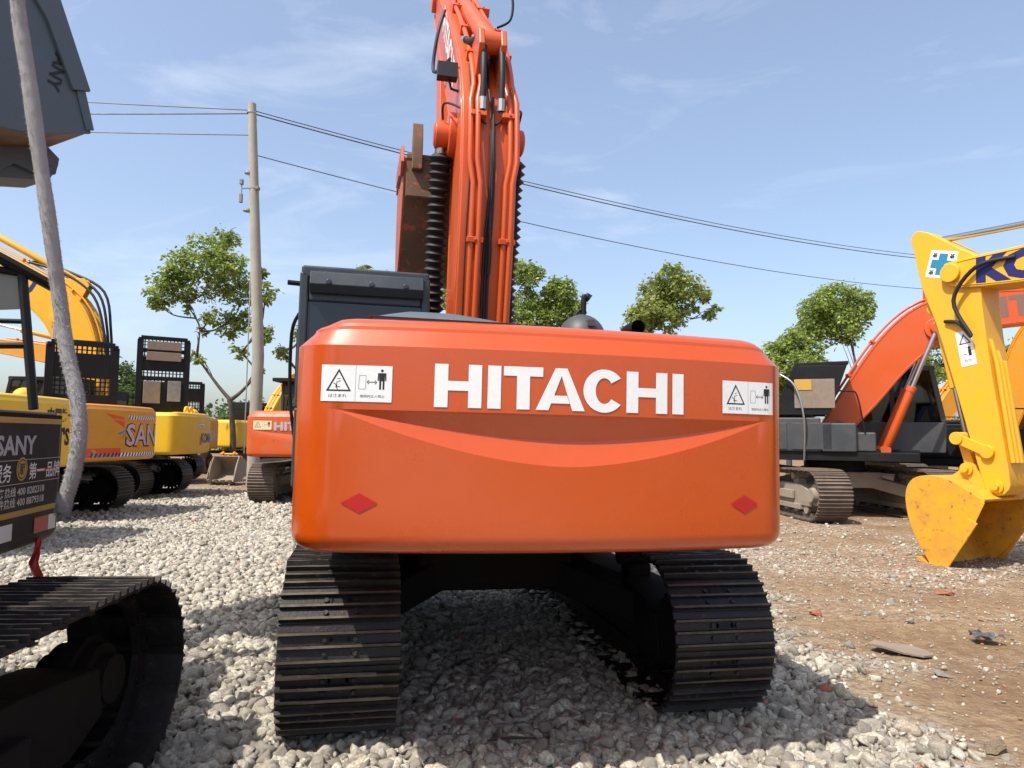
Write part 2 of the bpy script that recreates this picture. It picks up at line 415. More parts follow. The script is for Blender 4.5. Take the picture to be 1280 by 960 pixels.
def make_track(root, T, x, side, L, H, w, mats, objs, fine):
    path, pitch = track_path(L, H); ms, mr, mf = mats
    b = MB(T)                                            # chain links under the shoes
    for y, z, a in path:
        rot = Matrix.Rotation(a, 3, 'X')
        for sx in (-.09, .09): b.box(Vector((x+sx, y, z))+rot @ Vector((0, 0, -.045)), (.035, .17, .08), rot)
        b.tube([Vector((x-.12, y, z))+rot @ Vector((0, .05, -.05)), Vector((x+.12, y, z))+rot @ Vector((0, .05, -.05))], .022, 6)
    tr = b.build('track', ms, root)
    if objs:
        proto = None; sm = shoe_mesh(w, True)
        for y, z, a in path:
            if proto is None:
                o = sm.build('track_shoe', [ms, mr, M['black']], tr, smooth=25); proto = o
            else: o = proto.copy(); COL.objects.link(o); o.parent = tr
            jz = random.uniform(-.003, .003)
            o.matrix_local = T @ Matrix.Translation((x+random.uniform(-.003, .003), y, z)) @ Matrix.Rotation(a+random.uniform(-.012, .012), 4, 'X') @ Matrix.Translation((0, 0, jz))
    else:
        b = MB()
        sm = shoe_mesh(w, fine)
        for y, z, a in path:
            mt = T @ Matrix.Translation((x, y, z)) @ Matrix.Rotation(a, 4, 'X')
            o0 = len(b.v); b.v += [tuple(mt @ Vector(v)) for v in sm.v]; b.f += [tuple(i+o0 for i in f) for f in sm.f]; b.mi += sm.mi
        b.build('track_shoes', [ms, mr, M['black']], tr)
    hl = L/2-H/2
    b = MB(T)                                            # side frame with sloped top and guard
    b.prism([(-hl+.1, .24), (hl-.35, .24), (hl-.1, .34), (hl-.15, .56), (hl-.7, .62), (-hl+.55, .62), (-hl+.15, .52)], x-.17, x+.17)
    b.prism([(-hl+.5, .16), (hl-.8, .16), (hl-.8, .26), (-hl+.5, .26)], x-.2, x+.2)
    for yy in (-hl*.45, hl*.4): b.box((x, yy, .66), (.16, .2, .1))
    b.box((x+side*.205, 0, .42), (.06, hl*1.1, .16)); b.box((x-side*.205, hl*.3, .42), (.05, hl*.8, .12))
    b.build('track_frame', mf, tr, bevel=.012)
    for yy in (-hl*.45, hl*.4):
        b = MB(T); b.tube([(x-.14, yy, .76), (x+.14, yy, .76)], .065, 14); b.build('carrier_roller', mf, tr, smooth=40)
    for i in range(7):
        yy = -hl*.78+i*hl*1.5/6; b = MB(T); b.tube([(x-.15, yy, .19), (x-.1, yy, .19), (x-.1, yy, .19), (x+.1, yy, .19), (x+.15, yy, .19)], [.09, .09, .075, .075, .09], 14); b.build('track_roller', mf, tr, smooth=40)
    b = MB(T)
    b.tube([(x-.10, hl, H/2), (x-.04, hl, H/2), (x-.04, hl, H/2), (x+.04, hl, H/2), (x+.04, hl, H/2), (x+.10, hl, H/2)], [H/2-IDR-.03]*2+[H/2-IDR]*2+[H/2-IDR-.03]*2, 28)
    b.tube([(x-.16, hl, H/2), (x+.16, hl, H/2)], .11, 14); b.build('idler_wheel', mf, tr, smooth=35)
    b = MB(T); nt_ = 21; pts = []
    for k in range(nt_*4):
        rr = H/2-.11 if (k % 4) in (1, 2) else H/2-.17
        pts.append((-hl+rr*math.cos(2*math.pi*k/(nt_*4)), H/2+rr*math.sin(2*math.pi*k/(nt_*4))))
    b.prism(pts, x-.03, x+.03); b.tube([(x-.15, -hl, H/2), (x+.17, -hl, H/2)], .19, 20)
    b.tube([(x+side*.15, -hl, H/2), (x+side*.24, -hl, H/2)], [.14, .12], 20)
    b.build('sprocket', mf, tr, smooth=35)
    return tr

# ------------------------------------------------------------------ boom, arm, bucket
BT = [(-.20, .08), (-.02, .21), (.6, .66), (1.3, 1.13), (1.9, 1.41), (2.4, 1.48), (3.0, 1.35), (4.0, .94), (5.0, .48), (5.6, .22), (5.86, .08)]
BB = [(5.84, -.12), (5.5, -.17), (4.4, .20), (3.4, .54), (2.75, .72), (2.25, .72), (1.6, .50), (.9, .13), (.3, -.14), (0, -.21), (-.19, -.1)]
BTc = catmull(BT, 4); BBc = catmull(BB, 4)
def frame2(o, ang):                 # local (a,b) of a link -> (y,z)
    c, s = math.cos(ang), math.sin(ang)
    return lambda a, b: (o[0]+a*c-b*s, o[1]+a*s+b*c)
def topoff(a, d):                   # point above the boom's upper edge
    for i in range(len(BTc)-1):
        p, q = BTc[i], BTc[i+1]
        if p[0] <= a <= q[0]:
            t = (a-p[0])/(q[0]-p[0]); n = Vector((-(q[1]-p[1]), q[0]-p[0])).normalized()
            return p[0]+(q[0]-p[0])*t+n[0]*d, p[1]+(q[1]-p[1])*t+n[1]*d
    return BTc[-1][0], BTc[-1][1]+d
def side_sheet(sheet, name, parent, fr, x, a0, b0, ang, side, cut=0):
    c, s = math.cos(ang), math.sin(ang)
    def fn(tx, ty, l):
        k = 1 if side > 0 else -1
        a = a0+k*tx*c-ty*s; b = b0+k*tx*s+ty*c; y, z = fr(a, b)
        return Vector((x+side*(.003+l), y, z))
    return sheet.build(name, fn, parent, cut)
def cyl2(root, name, A, B, xs, r, mat, rodmat, frac=.55, bellows=None, eye=.09):
    """hydraulic cylinder from barrel end A to rod end B, in the (y,z) plane at x"""
    A = Vector((xs, *A)); B = Vector((xs, *B)); d = (B-A); Mid = A+d*frac; u = d.normalized()
    b = MB(); b.tube([A+u*eye*.6, A+u*eye*.9, Mid-u*.10, Mid-u*.10, Mid, Mid], [r*.8, r, r, r*1.15, r*1.15, r*.7], 18)
    b.tube([A-Vector((r*.9, 0, 0)), A+Vector((r*.9, 0, 0))], eye, 16)
    c = b.build(name, mat, root, smooth=35)
    b = MB(); b.tube([Mid-u*.02, B-u*eye*.5], r*.52, 14); b.build('piston_rod', rodmat, c, smooth=40)
    b = MB(); b.tube([B-Vector((r*.9, 0, 0)), B+Vector((r*.9, 0, 0))], eye, 16); b.build('rod_eye', mat, c, smooth=35)
    if bellows:
        f0, f1, rb, nf = bellows; pts = []; rs = []
        for i in range(nf*2+1):
            t = f0+(f1-f0)*i/(nf*2); k = math.sin(i*12.9)*.004
            pts.append(A+d*t+Vector((k*.8, 0, 0))); rs.append((rb if i % 2 else rb*.60)+k)
        b = MB(); b.tube(pts, rs, 20); b.build('rubber_bellows', M['rubber'], c, smooth=20)
    return c
def make_bucket(parent, pin, ang, mats, w=1.15, k=1.0, teeth=5, name='bucket', tm=None, x0=0.0, sticker=None):
    """standard pose: hanging from its pin, mouth towards -u, teeth down"""
    fr0 = frame2(pin, ang); fr = lambda u, v: fr0(u*k, v*k)
    outer = catmull([(-.10, -.12), (.30, -.10), (.60, -.17), (.80, -.34), (.80, -.58), (.60, -.88), (.31, -1.12), (.0, -1.31)], 4)
    outer = [tuple(p) for p in outer]
    inner = []
    for i, p in enumerate(outer):
        a = Vector(outer[max(i-1, 0)]); c = Vector(outer[min(i+1, len(outer)-1)]); n = Vector((-(c-a).y, (c-a).x)).normalized()*-.035
        inner.append((p[0]+n.x, p[1]+n.y))
    sh = MB(); n = len(outer)
    vs = [(x0+sx*w/2, *fr(*p)) for sx in (-1, 1) for p in outer]+[(x0+sx*(w/2-.001), *fr(*p)) for sx in (-1, 1) for p in inner]
    fs = []
    for i in range(n-1):
        fs += [(i, i+1, n+i+1, n+i), (2*n+i, 3*n+i, 3*n+i+1, 2*n+i+1), (i, 2*n+i, 2*n+i+1, i+1), (n+i, n+i+1, 3*n+i+1, 3*n+i)]
    fs += [(0, n, 3*n, 2*n), (n-1, 3*n-1, 4*n-1, 2*n-1)[:4]]
    sh.add(vs, fs)
    for q in range(5):             # wear strips on the shell
        xx = x0-w/2+w*(q+.5)/5
        for i in range(n//2, n-2):
            a, b = Vector((xx, *fr(*outer[i]))), Vector((xx, *fr(*outer[i+1])))
            if mats.get('strips'): sh.box((a+b)/2, (.07, (b-a).length*1.02, .03), Matrix.Rotation(math.atan2(b.z-a.z, b.y-a.y), 3, 'X'))
    bk = sh.build(name, mats['shell'], parent, smooth=30)
    prof = [(-.13, -.12)]+outer[1:]+[(-.03, -1.26), (-.16, -.7)]
    for sx in (-1, 1):
        b = MB(); xs = x0+sx*(w/2+.006)
        b.prism([fr(*p) for p in prof], xs-.014, xs+.014)
        b.prism([fr(*p) for p in ((-.19, -.42), (-.06, -.42), (.0, -.9), (.12, -1.22), (.04, -1.33), (-.12, -1.24))], xs+sx*.016, xs+sx*.044)
        b.prism([fr(*p) for p in ((-.15, -.14), (-.09, -.14), (-.09, -.44), (-.16, -.44))], xs+sx*.0142, xs+sx*.03)
        for uv in ((.55, -.5), (.35, -.85)):
            pass
        b.build('side_plate', mats['side'], bk, bevel=.004, seg=1)
    b = MB()
    b.prism([fr(*p) for p in ((-.04, -1.30), (.30, -1.31), (.30, -1.265), (-.02, -1.26))], x0-w/2, x0+w/2)
    b.build('cutting_edge', tm or mats['side'], bk, bevel=.004, seg=1)
    for i in range(teeth):
        xx = x0-w/2+.09+(w-.18)*i/(teeth-1); b = MB()
        P = [fr(*p) for p in ((.10, -1.23), (.10, -1.36), (-.10, -1.38), (-.27, -1.335), (-.27, -1.315), (-.10, -1.25))]
        b.prism(P, xx-.045, xx+.045)
        b.build('bucket_tooth', tm or mats['side'], bk, bevel=.008)
    b = MB()
    for sx in (-.19, .19):
        e = [(-.02, -.16), (-.12, -.02), (-.06, .10), (.04, .11), (.22, .02), (.40, .10), (.50, .05), (.52, -.06), (.60, -.22), (.3, -.12)]
        b.prism([fr(*p) for p in e], x0+sx-.025, x0+sx+.025)
        for u, v in ((0, 0), (.43, .02)): b.tube([(x0+sx-.06*(1 if sx < 0 else -.6), *fr(u, v)), (x0+sx+.06*(1 if sx > 0 else -.6), *fr(u, v))], .085*k, 16)
    b.build('bucket_ears', mats['ear'], bk, bevel=.004, seg=1)
    for u, v in ((0, 0), (.43, .02)):
        b = MB(); b.tube([(x0-.30, *fr(u, v)), (x0+.30, *fr(u, v))], .045*k, 14); b.build('pivot_pin', mats['ear'], bk, smooth=40)
    if sticker:
        sx, sheet, u0, v0, rot = sticker
        side_sheet(sheet, 'lettering', bk, fr, x0+sx*(w/2+.02), u0, v0, rot, sx)
    return bk, fr

def boom_set(root, foot, alpha, arm_ang, buck_ang, c, bx=0.0, w=.44, pipes=2, base=(.85, 1.42), bellows=False, bk_k=1.0, text=None, bucket=True, steps=1, armx=0.0, detail=False, bw=1.15, armtext=None, bs=1.0, ak=1.0, bxo=0.0):
    fr_ = frame2(foot, alpha); fr = lambda a, b: fr_(a*bs, b*bs); P = [fr(*p) for p in BTc]+[fr(*p) for p in BBc]
    b = MB(); b.prism(P, bx-w/2, bx+w/2)
    for sx in (-1, 1):     # welded flange plates standing proud of the box
        n1, n2 = len(BTc), len(BBc)
    b.tube([(bx-w/2-.05, *fr(0, 0)), (bx+w/2+.05, *fr(0, 0))], .15, 20)
    b.tube([(bx-w/2-.06, *fr(2.30, .98)), (bx+w/2+.06, *fr(2.30, .98))], .20, 24)
    b.tube([(bx-w/2-.17, *fr(2.30, .98)), (bx+w/2+.17, *fr(2.30, .98))], .115, 20)
    for sx in (-.09, .09): b.prism([fr(*p) for p in ((2.35, 1.44), (2.5, 1.78), (2.66, 1.80), (3.0, 1.36))], bx+sx-.025, bx+sx+.025)
    bm = b.build('boom', c['boom'], root, bevel=.012)
    for sx in ((-1, 1) if text is None else (-1, 1)):
        for E_, off in ((BTc[3:-3], -.035), (BBc[3:-3], .035)):      # raised edge seams
            b = MB(); b.tube([(bx+sx*(w/2+.001), *fr(p[0], p[1]+off)) for p in E_], .008, 6); b.build('weld_seam', c['boom'], bm, smooth=60)
    for i in range(pipes):
        side = -1 if i % 2 == 0 else 1; x = bx+side*(.075+.055*(i//2)) if not detail else bx+(-.13, .13, -.075, .18)[i]
        b = MB(); a = .22; pts = []
        end = 5.0 if i < 2 else 3.2
        while a < end:
            kink = .03 if 1.5 < a < 2.3 else 0
            u, v = topoff(a, .055+.02*(i//2)); pts.append((x+(kink*side if detail else 0), *fr(u, v))); a += .16
        b.tube(pts, .021 if not detail else .0225, 10); pp = b.build('hydraulic_pipe', c['boom'], bm, smooth=50)
    for a in (.75, 1.35, 2.6, 3.6, 4.5) if not detail else (.42, 1.12, 2.02, 2.75, 3.4, 4.3):
        u, v = topoff(a, .045); u2, v2 = topoff(a+.01, .045); an = alpha+math.atan2(v2-v, u2-u)
        for sx in (-.10, .155) if detail else (-.1, .1):
            b = MB(); b.box((bx+sx, *fr(u, v)), (.13, .045, .085), Matrix.Rotation(an, 3, 'X'))
            b.tube([(bx+sx-.0, *fr(*topoff(a, .06))), (bx+sx-.0, *fr(*topoff(a, .10)))], .012, 6)
            b.build('pipe_clamp', c['boom'], bm, bevel=.006)
    # boom cylinders
    for sx in (-1, 1):
        A = base; B = fr(2.30, .98)
        cyl2(root, 'boom_cylinder', A, B, bx+sx*(w/2+.11), .075, c['cyl'], M['chrome'], frac=.52 if not bellows else .40, bellows=(.20, .945, .10, 31) if bellows else (.5, .62, .08, 5) if c.get('boot') else None)
    # arm
    tip = fr(5.72, -.02); fa = frame2(tip, arm_ang); w2 = w*.82
    sgn = 1
    AP = [(-.78, .40), (-.66, .48), (-.52, .46), (.05, .34), (.6, .27), (1.6, .20), (2.75, .13), (2.98, .09), (3.02, 0), (2.95, -.10), (2.7, -.13), (1.5, -.16), (.5, -.21), (.12, -.26), (-.12, -.26), (-.30, -.12), (-.70, .22)]
    APc = [tuple(p) for p in catmull([(p_[0], p_[1]*(ak if p_[0] > -.4 else 1)) for p_ in AP], 2, True)]
    b = MB(); b.prism([fa(*p) for p in APc], bx-w2/2, bx+w2/2)
    b.tube([(bx-w/2-.05, *fa(0, 0)), (bx+w/2+.05, *fa(0, 0))], .13, 20); b.tube([(bx-.19, *fa(-.64, .36)), (bx+.19, *fa(-.64, .36))], .10, 18)
    b.tube([(bx-.2, *fa(2.9, 0)), (bx+.2, *fa(2.9, 0))], .11, 18)
    arm = b.build('arm', c['arm'], root, bevel=.012)
    cyl2(root, 'arm_cylinder', fr(2.62, 1.70), fa(-.64, .36), bx, .085, c['boom'], M['chrome'], frac=.58)
    if bucket:
        e0 = fa(2.9, 0)
        bk, fb = make_bucket(root, e0, buck_ang, c['bucket'], w=bw, k=bk_k, x0=bx+bxo, tm=c['bucket'].get('teeth'), sticker=c['bucket'].get('sticker'))
        rk = fa(2.45, .02); top = fa(2.25, .58); ear = fb(.43, .02)
        # keep the link plausible: its apex lies out past the arm
        e = Vector(ear); r_ = Vector(rk); dd = e-r_; mid = (e+r_)/2; nn = Vector((-dd.y, dd.x)).normalized()
        outw = Vector(fa(2.4, 1))-Vector(fa(2.4, 0)); nn = nn if nn.dot(outw) > 0 else -nn
        h = math.sqrt(max(.015, .42**2-(dd.length/2)**2)); ap = mid+nn*h
        b = MB()
        for sx in (-.23, .23):
            u = (ap-r_); b.box(((bx+sx), *((ap+r_)/2)), (.045, u.length+.06, .13), Matrix.Rotation(math.atan2(u.y, u.x), 3, 'X'))
            for q in (ap, r_): b.tube([(bx+sx-.045, *q), (bx+sx+.045, *q)], .085, 16)
        b.build('link_arm', c['arm'], root, bevel=.006)
        b = MB(); u = ap-e; b.box((bx, *((ap+e)/2)), (.26, u.length, .12), Matrix.Rotation(math.atan2(u.y, u.x), 3, 'X'))
        for q in (ap, e): b.tube([(bx-.15, *q), (bx+.15, *q)], .085, 16)
        b.build('bucket_link', c['arm'], root, bevel=.006)
        cyl2(root, 'bucket_cylinder', fa(.35, .42), tuple(ap), bx, .065, c['arm'], M['chrome'], frac=.62, eye=.075)
        b = MB()
        for sx in (-.09, .09): b.prism([fa(*p) for p in ((.1, .3), (.22, .46), (.36, .51), (.46, .45), (.65, .24))], bx+sx-.02, bx+sx+.02)
        b.build('cylinder_bracket', c['arm'], arm, bevel=.004)
    return fr, fa, bm, arm

# ------------------------------------------------------------------ cab
def make_cab(root, c, x0=-1.22, x1=-.22, y0=-.2, y1=1.45, zt=2.92, gl='glass_dark', blind=False, beacon=False):
    zb = 1.2; t = .07
    b = MB()
    b.prism([(y0, zb), (y1+.02, zb), (y1+.05, 1.75), (y1+.05, 1.80), (y0, 1.80)], x0, x1)       # lower tub
    b.box(((x0+x1)/2, (y0+y1-.12)/2, zt-.05), (x1-x0-.02, y1-y0-.12, .10))
    for x in (x0+t/2, x1-t/2):
        b.prism([(y0, 1.8), (y0+.10, 1.8), (y0+.10, zt-.05), (y0, zt-.05)], x-t/2, x+t/2)
        b.prism([(y1-.05, 1.8), (y1+.05, 1.8), (y1-.14, zt-.05), (y1-.24, zt-.05)], x-t/2, x+t/2)
        b.prism([(y0+.62, 1.8), (y0+.70, 1.8), (y0+.70, zt-.05), (y0+.62, zt-.05)], x-t/2+.004, x+t/2-.004)
    b.prism([(y0+.004, 2.62), (y0+.08, 2.62), (y0+.08, zt-.06), (y0+.004, zt-.06)], x0+t, x1-t)
    cab = b.build('cab', c['cab'], root, bevel=.02, seg=3)
    g = M['glass_blind'] if blind else M[gl]
    def pane(name, verts):
        b = MB(); b.add(verts, [tuple(range(len(verts)))]); return b.build(name, g if name == 'rear_window' else M[gl], cab)
    pane('rear_window', [(x0+t, y0+.02, 1.8), (x1-t, y0+.02, 1.8), (x1-t, y0+.02, 2.62), (x0+t, y0+.02, 2.62)])
    for x in (x0+.02, x1-.02):
        pane('side_window', [(x, y0+.10, 1.8), (x, y0+.62, 1.8), (x, y0+.62, zt-.1), (x, y0+.10, zt-.1)])
        pane('side_window', [(x, y0+.70, 1.8), (x, y1-.05, 1.8), (x, y1-.22, zt-.1), (x, y0+.70, zt-.1)])
    pane('windscreen', [(x0+t, y1+.03, 1.8), (x1-t, y1+.03, 1.8), (x1-t, y1-.17, zt-.1), (x0+t, y1-.17, zt-.1)])
    xm = (x0+x1)/2
    b = MB(); b.box((xm, y0+.55, 1.95), (.48, .48, .14)); b.box((xm, y0+.34, 2.25), (.44, .13, .55)); b.box((xm, y0+.33, 2.58), (.26, .1, .16))
    b.box((xm-.3, y0+.6, 2.12), (.07, .35, .06)); b.box((xm+.3, y0+.6, 2.12), (.07, .35, .06)); b.build('seat', M['seat'], cab, bevel=.03)
    if beacon:
        b = MB(); b.tube([(x1-.14, y0+.2, zt), (x1-.14, y0+.2, zt+.09)], [.05, .045], 12); b.build('beacon', M['amber'], cab, smooth=40)
    b = MB(); b.tube([(x0-.03, y0+.75, 1.9), (x0-.06, y0+.75, 1.93), (x0-.06, y0+.75, 2.5), (x0-.03, y0+.75, 2.53)], .014, 8); b.build('grab_rail', M['black'], cab)
    return cab

# ------------------------------------------------------------------ whole excavator
def excavator(name, label, loc, heading, c, alpha, arm_ang, buck_ang, cw=None, track_rot=0.0, group=None, gauge=2.1, tilt=0, shoes=False, fine=False, foot=(.15, 1.72), bx=.05,
              bellows=False, pipes=2, text=None, cab_gl='glass_dark', blind=False, detail=False, bk_k=1.0, cat='excavator', hood=None, cabin=True, boom=True, base=(.85, 1.42), bw=1.15, beacon=False, scale=1.0, btop=2.01, tx=0.0, cabp={}, pipe=True, bs=1.0, rlen=1.3, w=.44, ak=1.0, bxo=0.0):
    root = thing(name, label, cat, loc, heading, group, tilt)
    root.scale = (scale,)*3
    T = Matrix.Rotation(track_rot, 4, 'Z')
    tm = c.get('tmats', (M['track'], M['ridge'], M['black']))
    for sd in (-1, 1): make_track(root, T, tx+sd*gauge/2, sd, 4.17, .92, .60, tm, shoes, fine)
    T = T @ Matrix.Translation((tx, 0, 0)); b = MB(T); b.box((0, 0, .68), (1.1, 1.5, .30))
    for sx in (-1, 1):
        for sy in (-1, 1):
            a, q = Vector((sx*.4, sy*.5, .66)), Vector((sx*(gauge/2-.1), sy*.95, .48)); u = q-a
            b.box((a+q)/2, (u.length+.2, .34, .22), Matrix.Rotation(math.atan2(u.y, u.x), 3, 'Z') @ Matrix.Rotation(-math.asin(u.z/u.length), 3, 'Y'))
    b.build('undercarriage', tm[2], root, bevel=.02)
    b = MB(); b.tube([(0, 0, .80), (0, 0, .90), (0, 0, .90), (0, 0, 1.02)], [.62, .62, .56, .56], 40); b.build('swing_ring', M['black'], root, smooth=40)
    cwo = CW(**(cw or {})); W = cwo.W
    b = MB()
    b.box((0, -.25, 1.13), (2*W-.14, 3.1, .16)); b.box((0, 1.1, 1.14), (.9, .7, .24))
    b.build('deck', M['black'], root, bevel=.01)
    cm = cwo.mesh().build('counterweight', c['cw'], root, smooth=17)
    root_cw = cm
    yb = cwo.yend
    b = MB(); b.box((0, (yb-.3)/2-.002, (btop+1.21)/2), (2*W-.05, -.3-yb, btop-1.21)); b.box((.72, rlen/2-.3, (btop+1.11)/2), (W*2-1.46, rlen, btop-1.31)); b.box((.80, rlen-.15, 1.40), (.7, .36, .36))
    b.build('engine_housing', c['body'], root, bevel=.035, seg=3)
    for sx in (-1, 1):
        b = MB()
        for k in range(2):
            yy = yb+.45+k*.78
            b.box((sx*(W-.02), yy, (btop+1.15)/2), (.02, .70, btop-1.35))
        b.build('side_door', c['body'], root, bevel=.012)
        b = MB()
        for k in range(int((btop-1.5)/.045)-3): b.box((sx*(W-.004), yb+.45, 1.42+k*.045), (.016, .42, .018))
        b.build('louvre', M['black'], root)
    b = MB(); ym = (yb-.3)/2
    b.prism([(yb+.05, btop-.01), (yb+.12, btop+.1), (-.45, btop+.12), (-.35, btop-.01)], -.62, .62); b.build('engine_hood', c['body'], root, bevel=.05, seg=3)
    if cabin: make_cab(root, c, gl=cab_gl, blind=blind, beacon=beacon, **cabp)
    b = MB()     # handrail on the tool box side
    yq = rlen-.3; b.tube(catmull([(W-.1, -.2, 1.9), (W-.1, -.2, 2.25), (W-.1, -.1, 2.34), (W-.1, yq-.1, 2.34), (W-.1, yq+.03, 2.25), (W-.1, yq+.15, 1.55)], 4), .016, 8); b.build('handrail', M['black'], root, smooth=50)
    if pipe: b = MB(); b.tube([(.45, yb+.35, btop), (.45, yb+.35, 2.42), (.45, yb+.30, 2.5)], .055, 14); b.build('exhaust_pipe', M['black'], root, smooth=40) if pipe else None
    r = dict(root=root, cw=cwo, cwobj=cm)
    if boom:
        for sx in (-1, 1):
            b = MB(); b.prism([(-.35, 1.2), (.75, 1.2), (.35, foot[1]+.12), (.05, foot[1]+.2), (-.1, foot[1]+.1)], bx+sx*.27-.02, bx+sx*.27+.02); b.build('boom_bracket', c['body'], root, bevel=.006)
        r['fr'], r['fa'], r['boom'], r['arm'] = boom_set(root, foot, alpha, arm_ang, buck_ang, c, bx=bx, bellows=bellows, pipes=pipes, base=base, detail=detail, bk_k=bk_k, bw=bw, bs=bs, w=w, ak=ak, bxo=bxo)
        if text:
            sh, a0, b0, ang, side = text; side_sheet(sh, 'lettering', r['boom'], r['fr'], bx+side*w/2, a0, b0, ang, side)
    if hood:                         # raised engine hood standing on edge
        hw, hh, hy, hx, style, yaw = hood; z0 = 2.05; x = y = 0
        HM = Matrix.Translation((hx, hy, 0)) @ Matrix.Rotation(R(yaw), 4, 'Z')
        b = MB(HM); fw = .07*hw/1.2
        for sg in (-1, 1): b.box((sg*(hw/2-fw), 0, z0+hh/2-.05), (2*fw, .09, hh-.10))
        b.prism([(-.045, z0+hh-.10), (.045, z0+hh-.10), (.045, z0+hh-.02), (.02, z0+hh), (-.045, z0+hh)], -hw/2+.08, hw/2-.08)
        for sg in (-1, 1): b.prism([(-.045, z0+hh-.16), (.045, z0+hh-.16), (.045, z0+hh-.05), (-.045, z0+hh-.05)], sg*(hw/2-.02) if sg < 0 else hw/2-.12, sg*(hw/2-.12) if sg < 0 else hw/2-.02)
        for q in ((0.0, .12), (.44, .05), (.70, .04), (.80, .04), (.12, .30), (.56, .14)) if style == 'tall' else ((0, .22), (.46, .36),):
            b.box((0, 0, z0+hh*(q[0])+hh*q[1]/2), (hw-3.9*fw, .06, hh*q[1]))
        for i in range(int(hw/.085)): b.box((-hw/2+.09+i*.085, 0, z0+hh*.52), (.028, .05, hh*.9))
        for i in range(int(hh/.09)): b.box((0, .012, z0+.1+i*.09), (hw-3.9*fw, .03, .022))
        b.box((-hw*.3, .25, z0-.1), (.06, .5, .3)); b.box((hw*.3, .25, z0-.1), (.06, .5, .3))
        hd = b.build('open_hood', M['black'], root, bevel=.008)
        if style == 'tall':
            for (xx, zz, ww, h_, mt) in ((0, .88, .78, .11, 'foampad'), (0, .745, .78, .11, 'foampad'), (.24, .29, .38, .28, 'foampad'), (-.26, .31, .30, .26, 'foamgrey')):
                b = MB(HM); b.box((-xx*hw/1.2, -.055, z0+hh*zz), (ww*hw/1.2, .04, hh*h_)); b.build('foam_pad', M[mt], hd, bevel=.01)
    return r
def cw_decal(r, sheet, name, s0, z0, rot=0.0, off=.003):
    c, s_ = math.cos(rot), math.sin(rot)
    return sheet.build(name, lambda a, b, l: r['cw'].at(s0+a*c-b*s_, z0+a*s_+b*c, off+l), r['cwobj'], cut=.02)
def word(t, size, mat, bold=.0, sx=1.0):
    s = Sheet(); v, f = text2d(t, size, bold, sx); s.add(v, f, mat); return s
def hword(H, mat):
    s = Sheet(); v, f, w = boldword('HITACHI', H); s.add(v, f, mat); return s

def colset(cwm, body, cab, boom, bucket, tmats=None, cyl=None, boot=False):
    return dict(cw=M[cwm], body=M[body], cab=M[cab], boom=M[boom], arm=M[boom], cyl=M[cyl or boom], bucket=bucket, tmats=tmats or (M['track'], M['ridge'], M['shade_black']), boot=boot)
BK_RED = dict(shell=M['rust'], side=M['redrust'], ear=M['orange'], teeth=M['rust'])
BK_YEL = dict(shell=M['yellow_worn'], side=M['yellow_worn'], ear=M['yellow'], teeth=M['yellow_worn'])
DUST = (M['dtrack'], M['dridge'], M['tan'])

# ================================================================== 1. the orange excavator in the foreground
HD = R(12)
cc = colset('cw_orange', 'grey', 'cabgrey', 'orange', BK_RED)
main = excavator('excavator', 'huge glossy orange excavator seen from behind, big white lettering across its counterweight', (-.34, 5.80, 0), HD, cc,
                 R(65.5), R(-102), R(-90), shoes=True, tilt=R(.7), tx=.09, bx=.02, bk_k=1.15, pipe=False, cabp=dict(x0=-1.40, x1=-.40, zt=2.90), bellows=True, pipes=4, blind=True, detail=True, group=None,
                 text=(hword(.26, 'white'), 3.7, .86, R(-17), -1), bw=1.0, bxo=-.11)
mr, mb = main['root'], main['boom']
cw_decal(main, hword(.187, 'white'), 'lettering', -.018, 1.827)
cw_decal(main, warning_sheet(), 'warning_sticker', -.925, 1.825)
cw_decal(main, warning_sheet(), 'warning_sticker', .92, 1.825)
for s0 in (-.895, .895):
    sh = Sheet(); sh.poly([(-.078, 0), (0, -.042), (.078, 0), (0, .042)], 'red'); cw_decal(main, sh, 'reflector', s0, 1.32)
def dome(b, c, rx, ry, rz, n=16, m=7):
    vs = []; fs = []
    for j in range(m):
        a = math.pi/2*j/m
        for k in range(n):
            t = 2*math.pi*k/n; vs.append((c[0]+rx*math.cos(a)*math.cos(t), c[1]+ry*math.cos(a)*math.sin(t), c[2]+rz*math.sin(a)))
    vs.append((c[0], c[1], c[2]+rz))
    for j in range(m-1):
        for k in range(n): fs.append((j*n+k, j*n+(k+1) % n, (j+1)*n+(k+1) % n, (j+1)*n+k))
    fs += [((m-1)*n+k, (m-1)*n+(k+1) % n, len(vs)-1) for k in range(n)]; fs.append(tuple(range(n))[::-1])
    b.add(vs, fs)
for xx in (-.62, .70):
    b = MB(); b.tube([(xx, -2.30, 2.10), (xx, -2.30, 2.135)], .05, 16); b.build('lifting_plug', M['orange'], mr, smooth=40)
b = MB(); dome(b, (.17, -2.38, 2.11), .12, .13, .125, 24, 8); b.box((.18, -2.495, 2.175), (.035, .03, .03)); rc = b.build('rear_camera', M['grey'], mr, smooth=30)
b = MB(); b.tube(catmull([(.30, -2.0, 2.0), (.30, -2.0, 2.37), (.312, -2.0, 2.41), (.335, -2.0, 2.40)], 4), [.016]*9+[.022]*3+[.026], 10); b.tube(catmull([(.24, -2.0, 2.0), (.25, -2.0, 2.28), (.30, -2.0, 2.34)], 4), .010, 8)
b.build('mirror_bracket', M['black'], mr, smooth=50)
b = MB(); b.tube(catmull([(.62, -1.75, 1.95), (.62, -1.75, 2.15), (.62, -1.85, 2.24), (.62, -2.02, 2.25)], 5), .042, 20, caps=False)
b.build('exhaust_elbow', M['black'], mr, smooth=50)
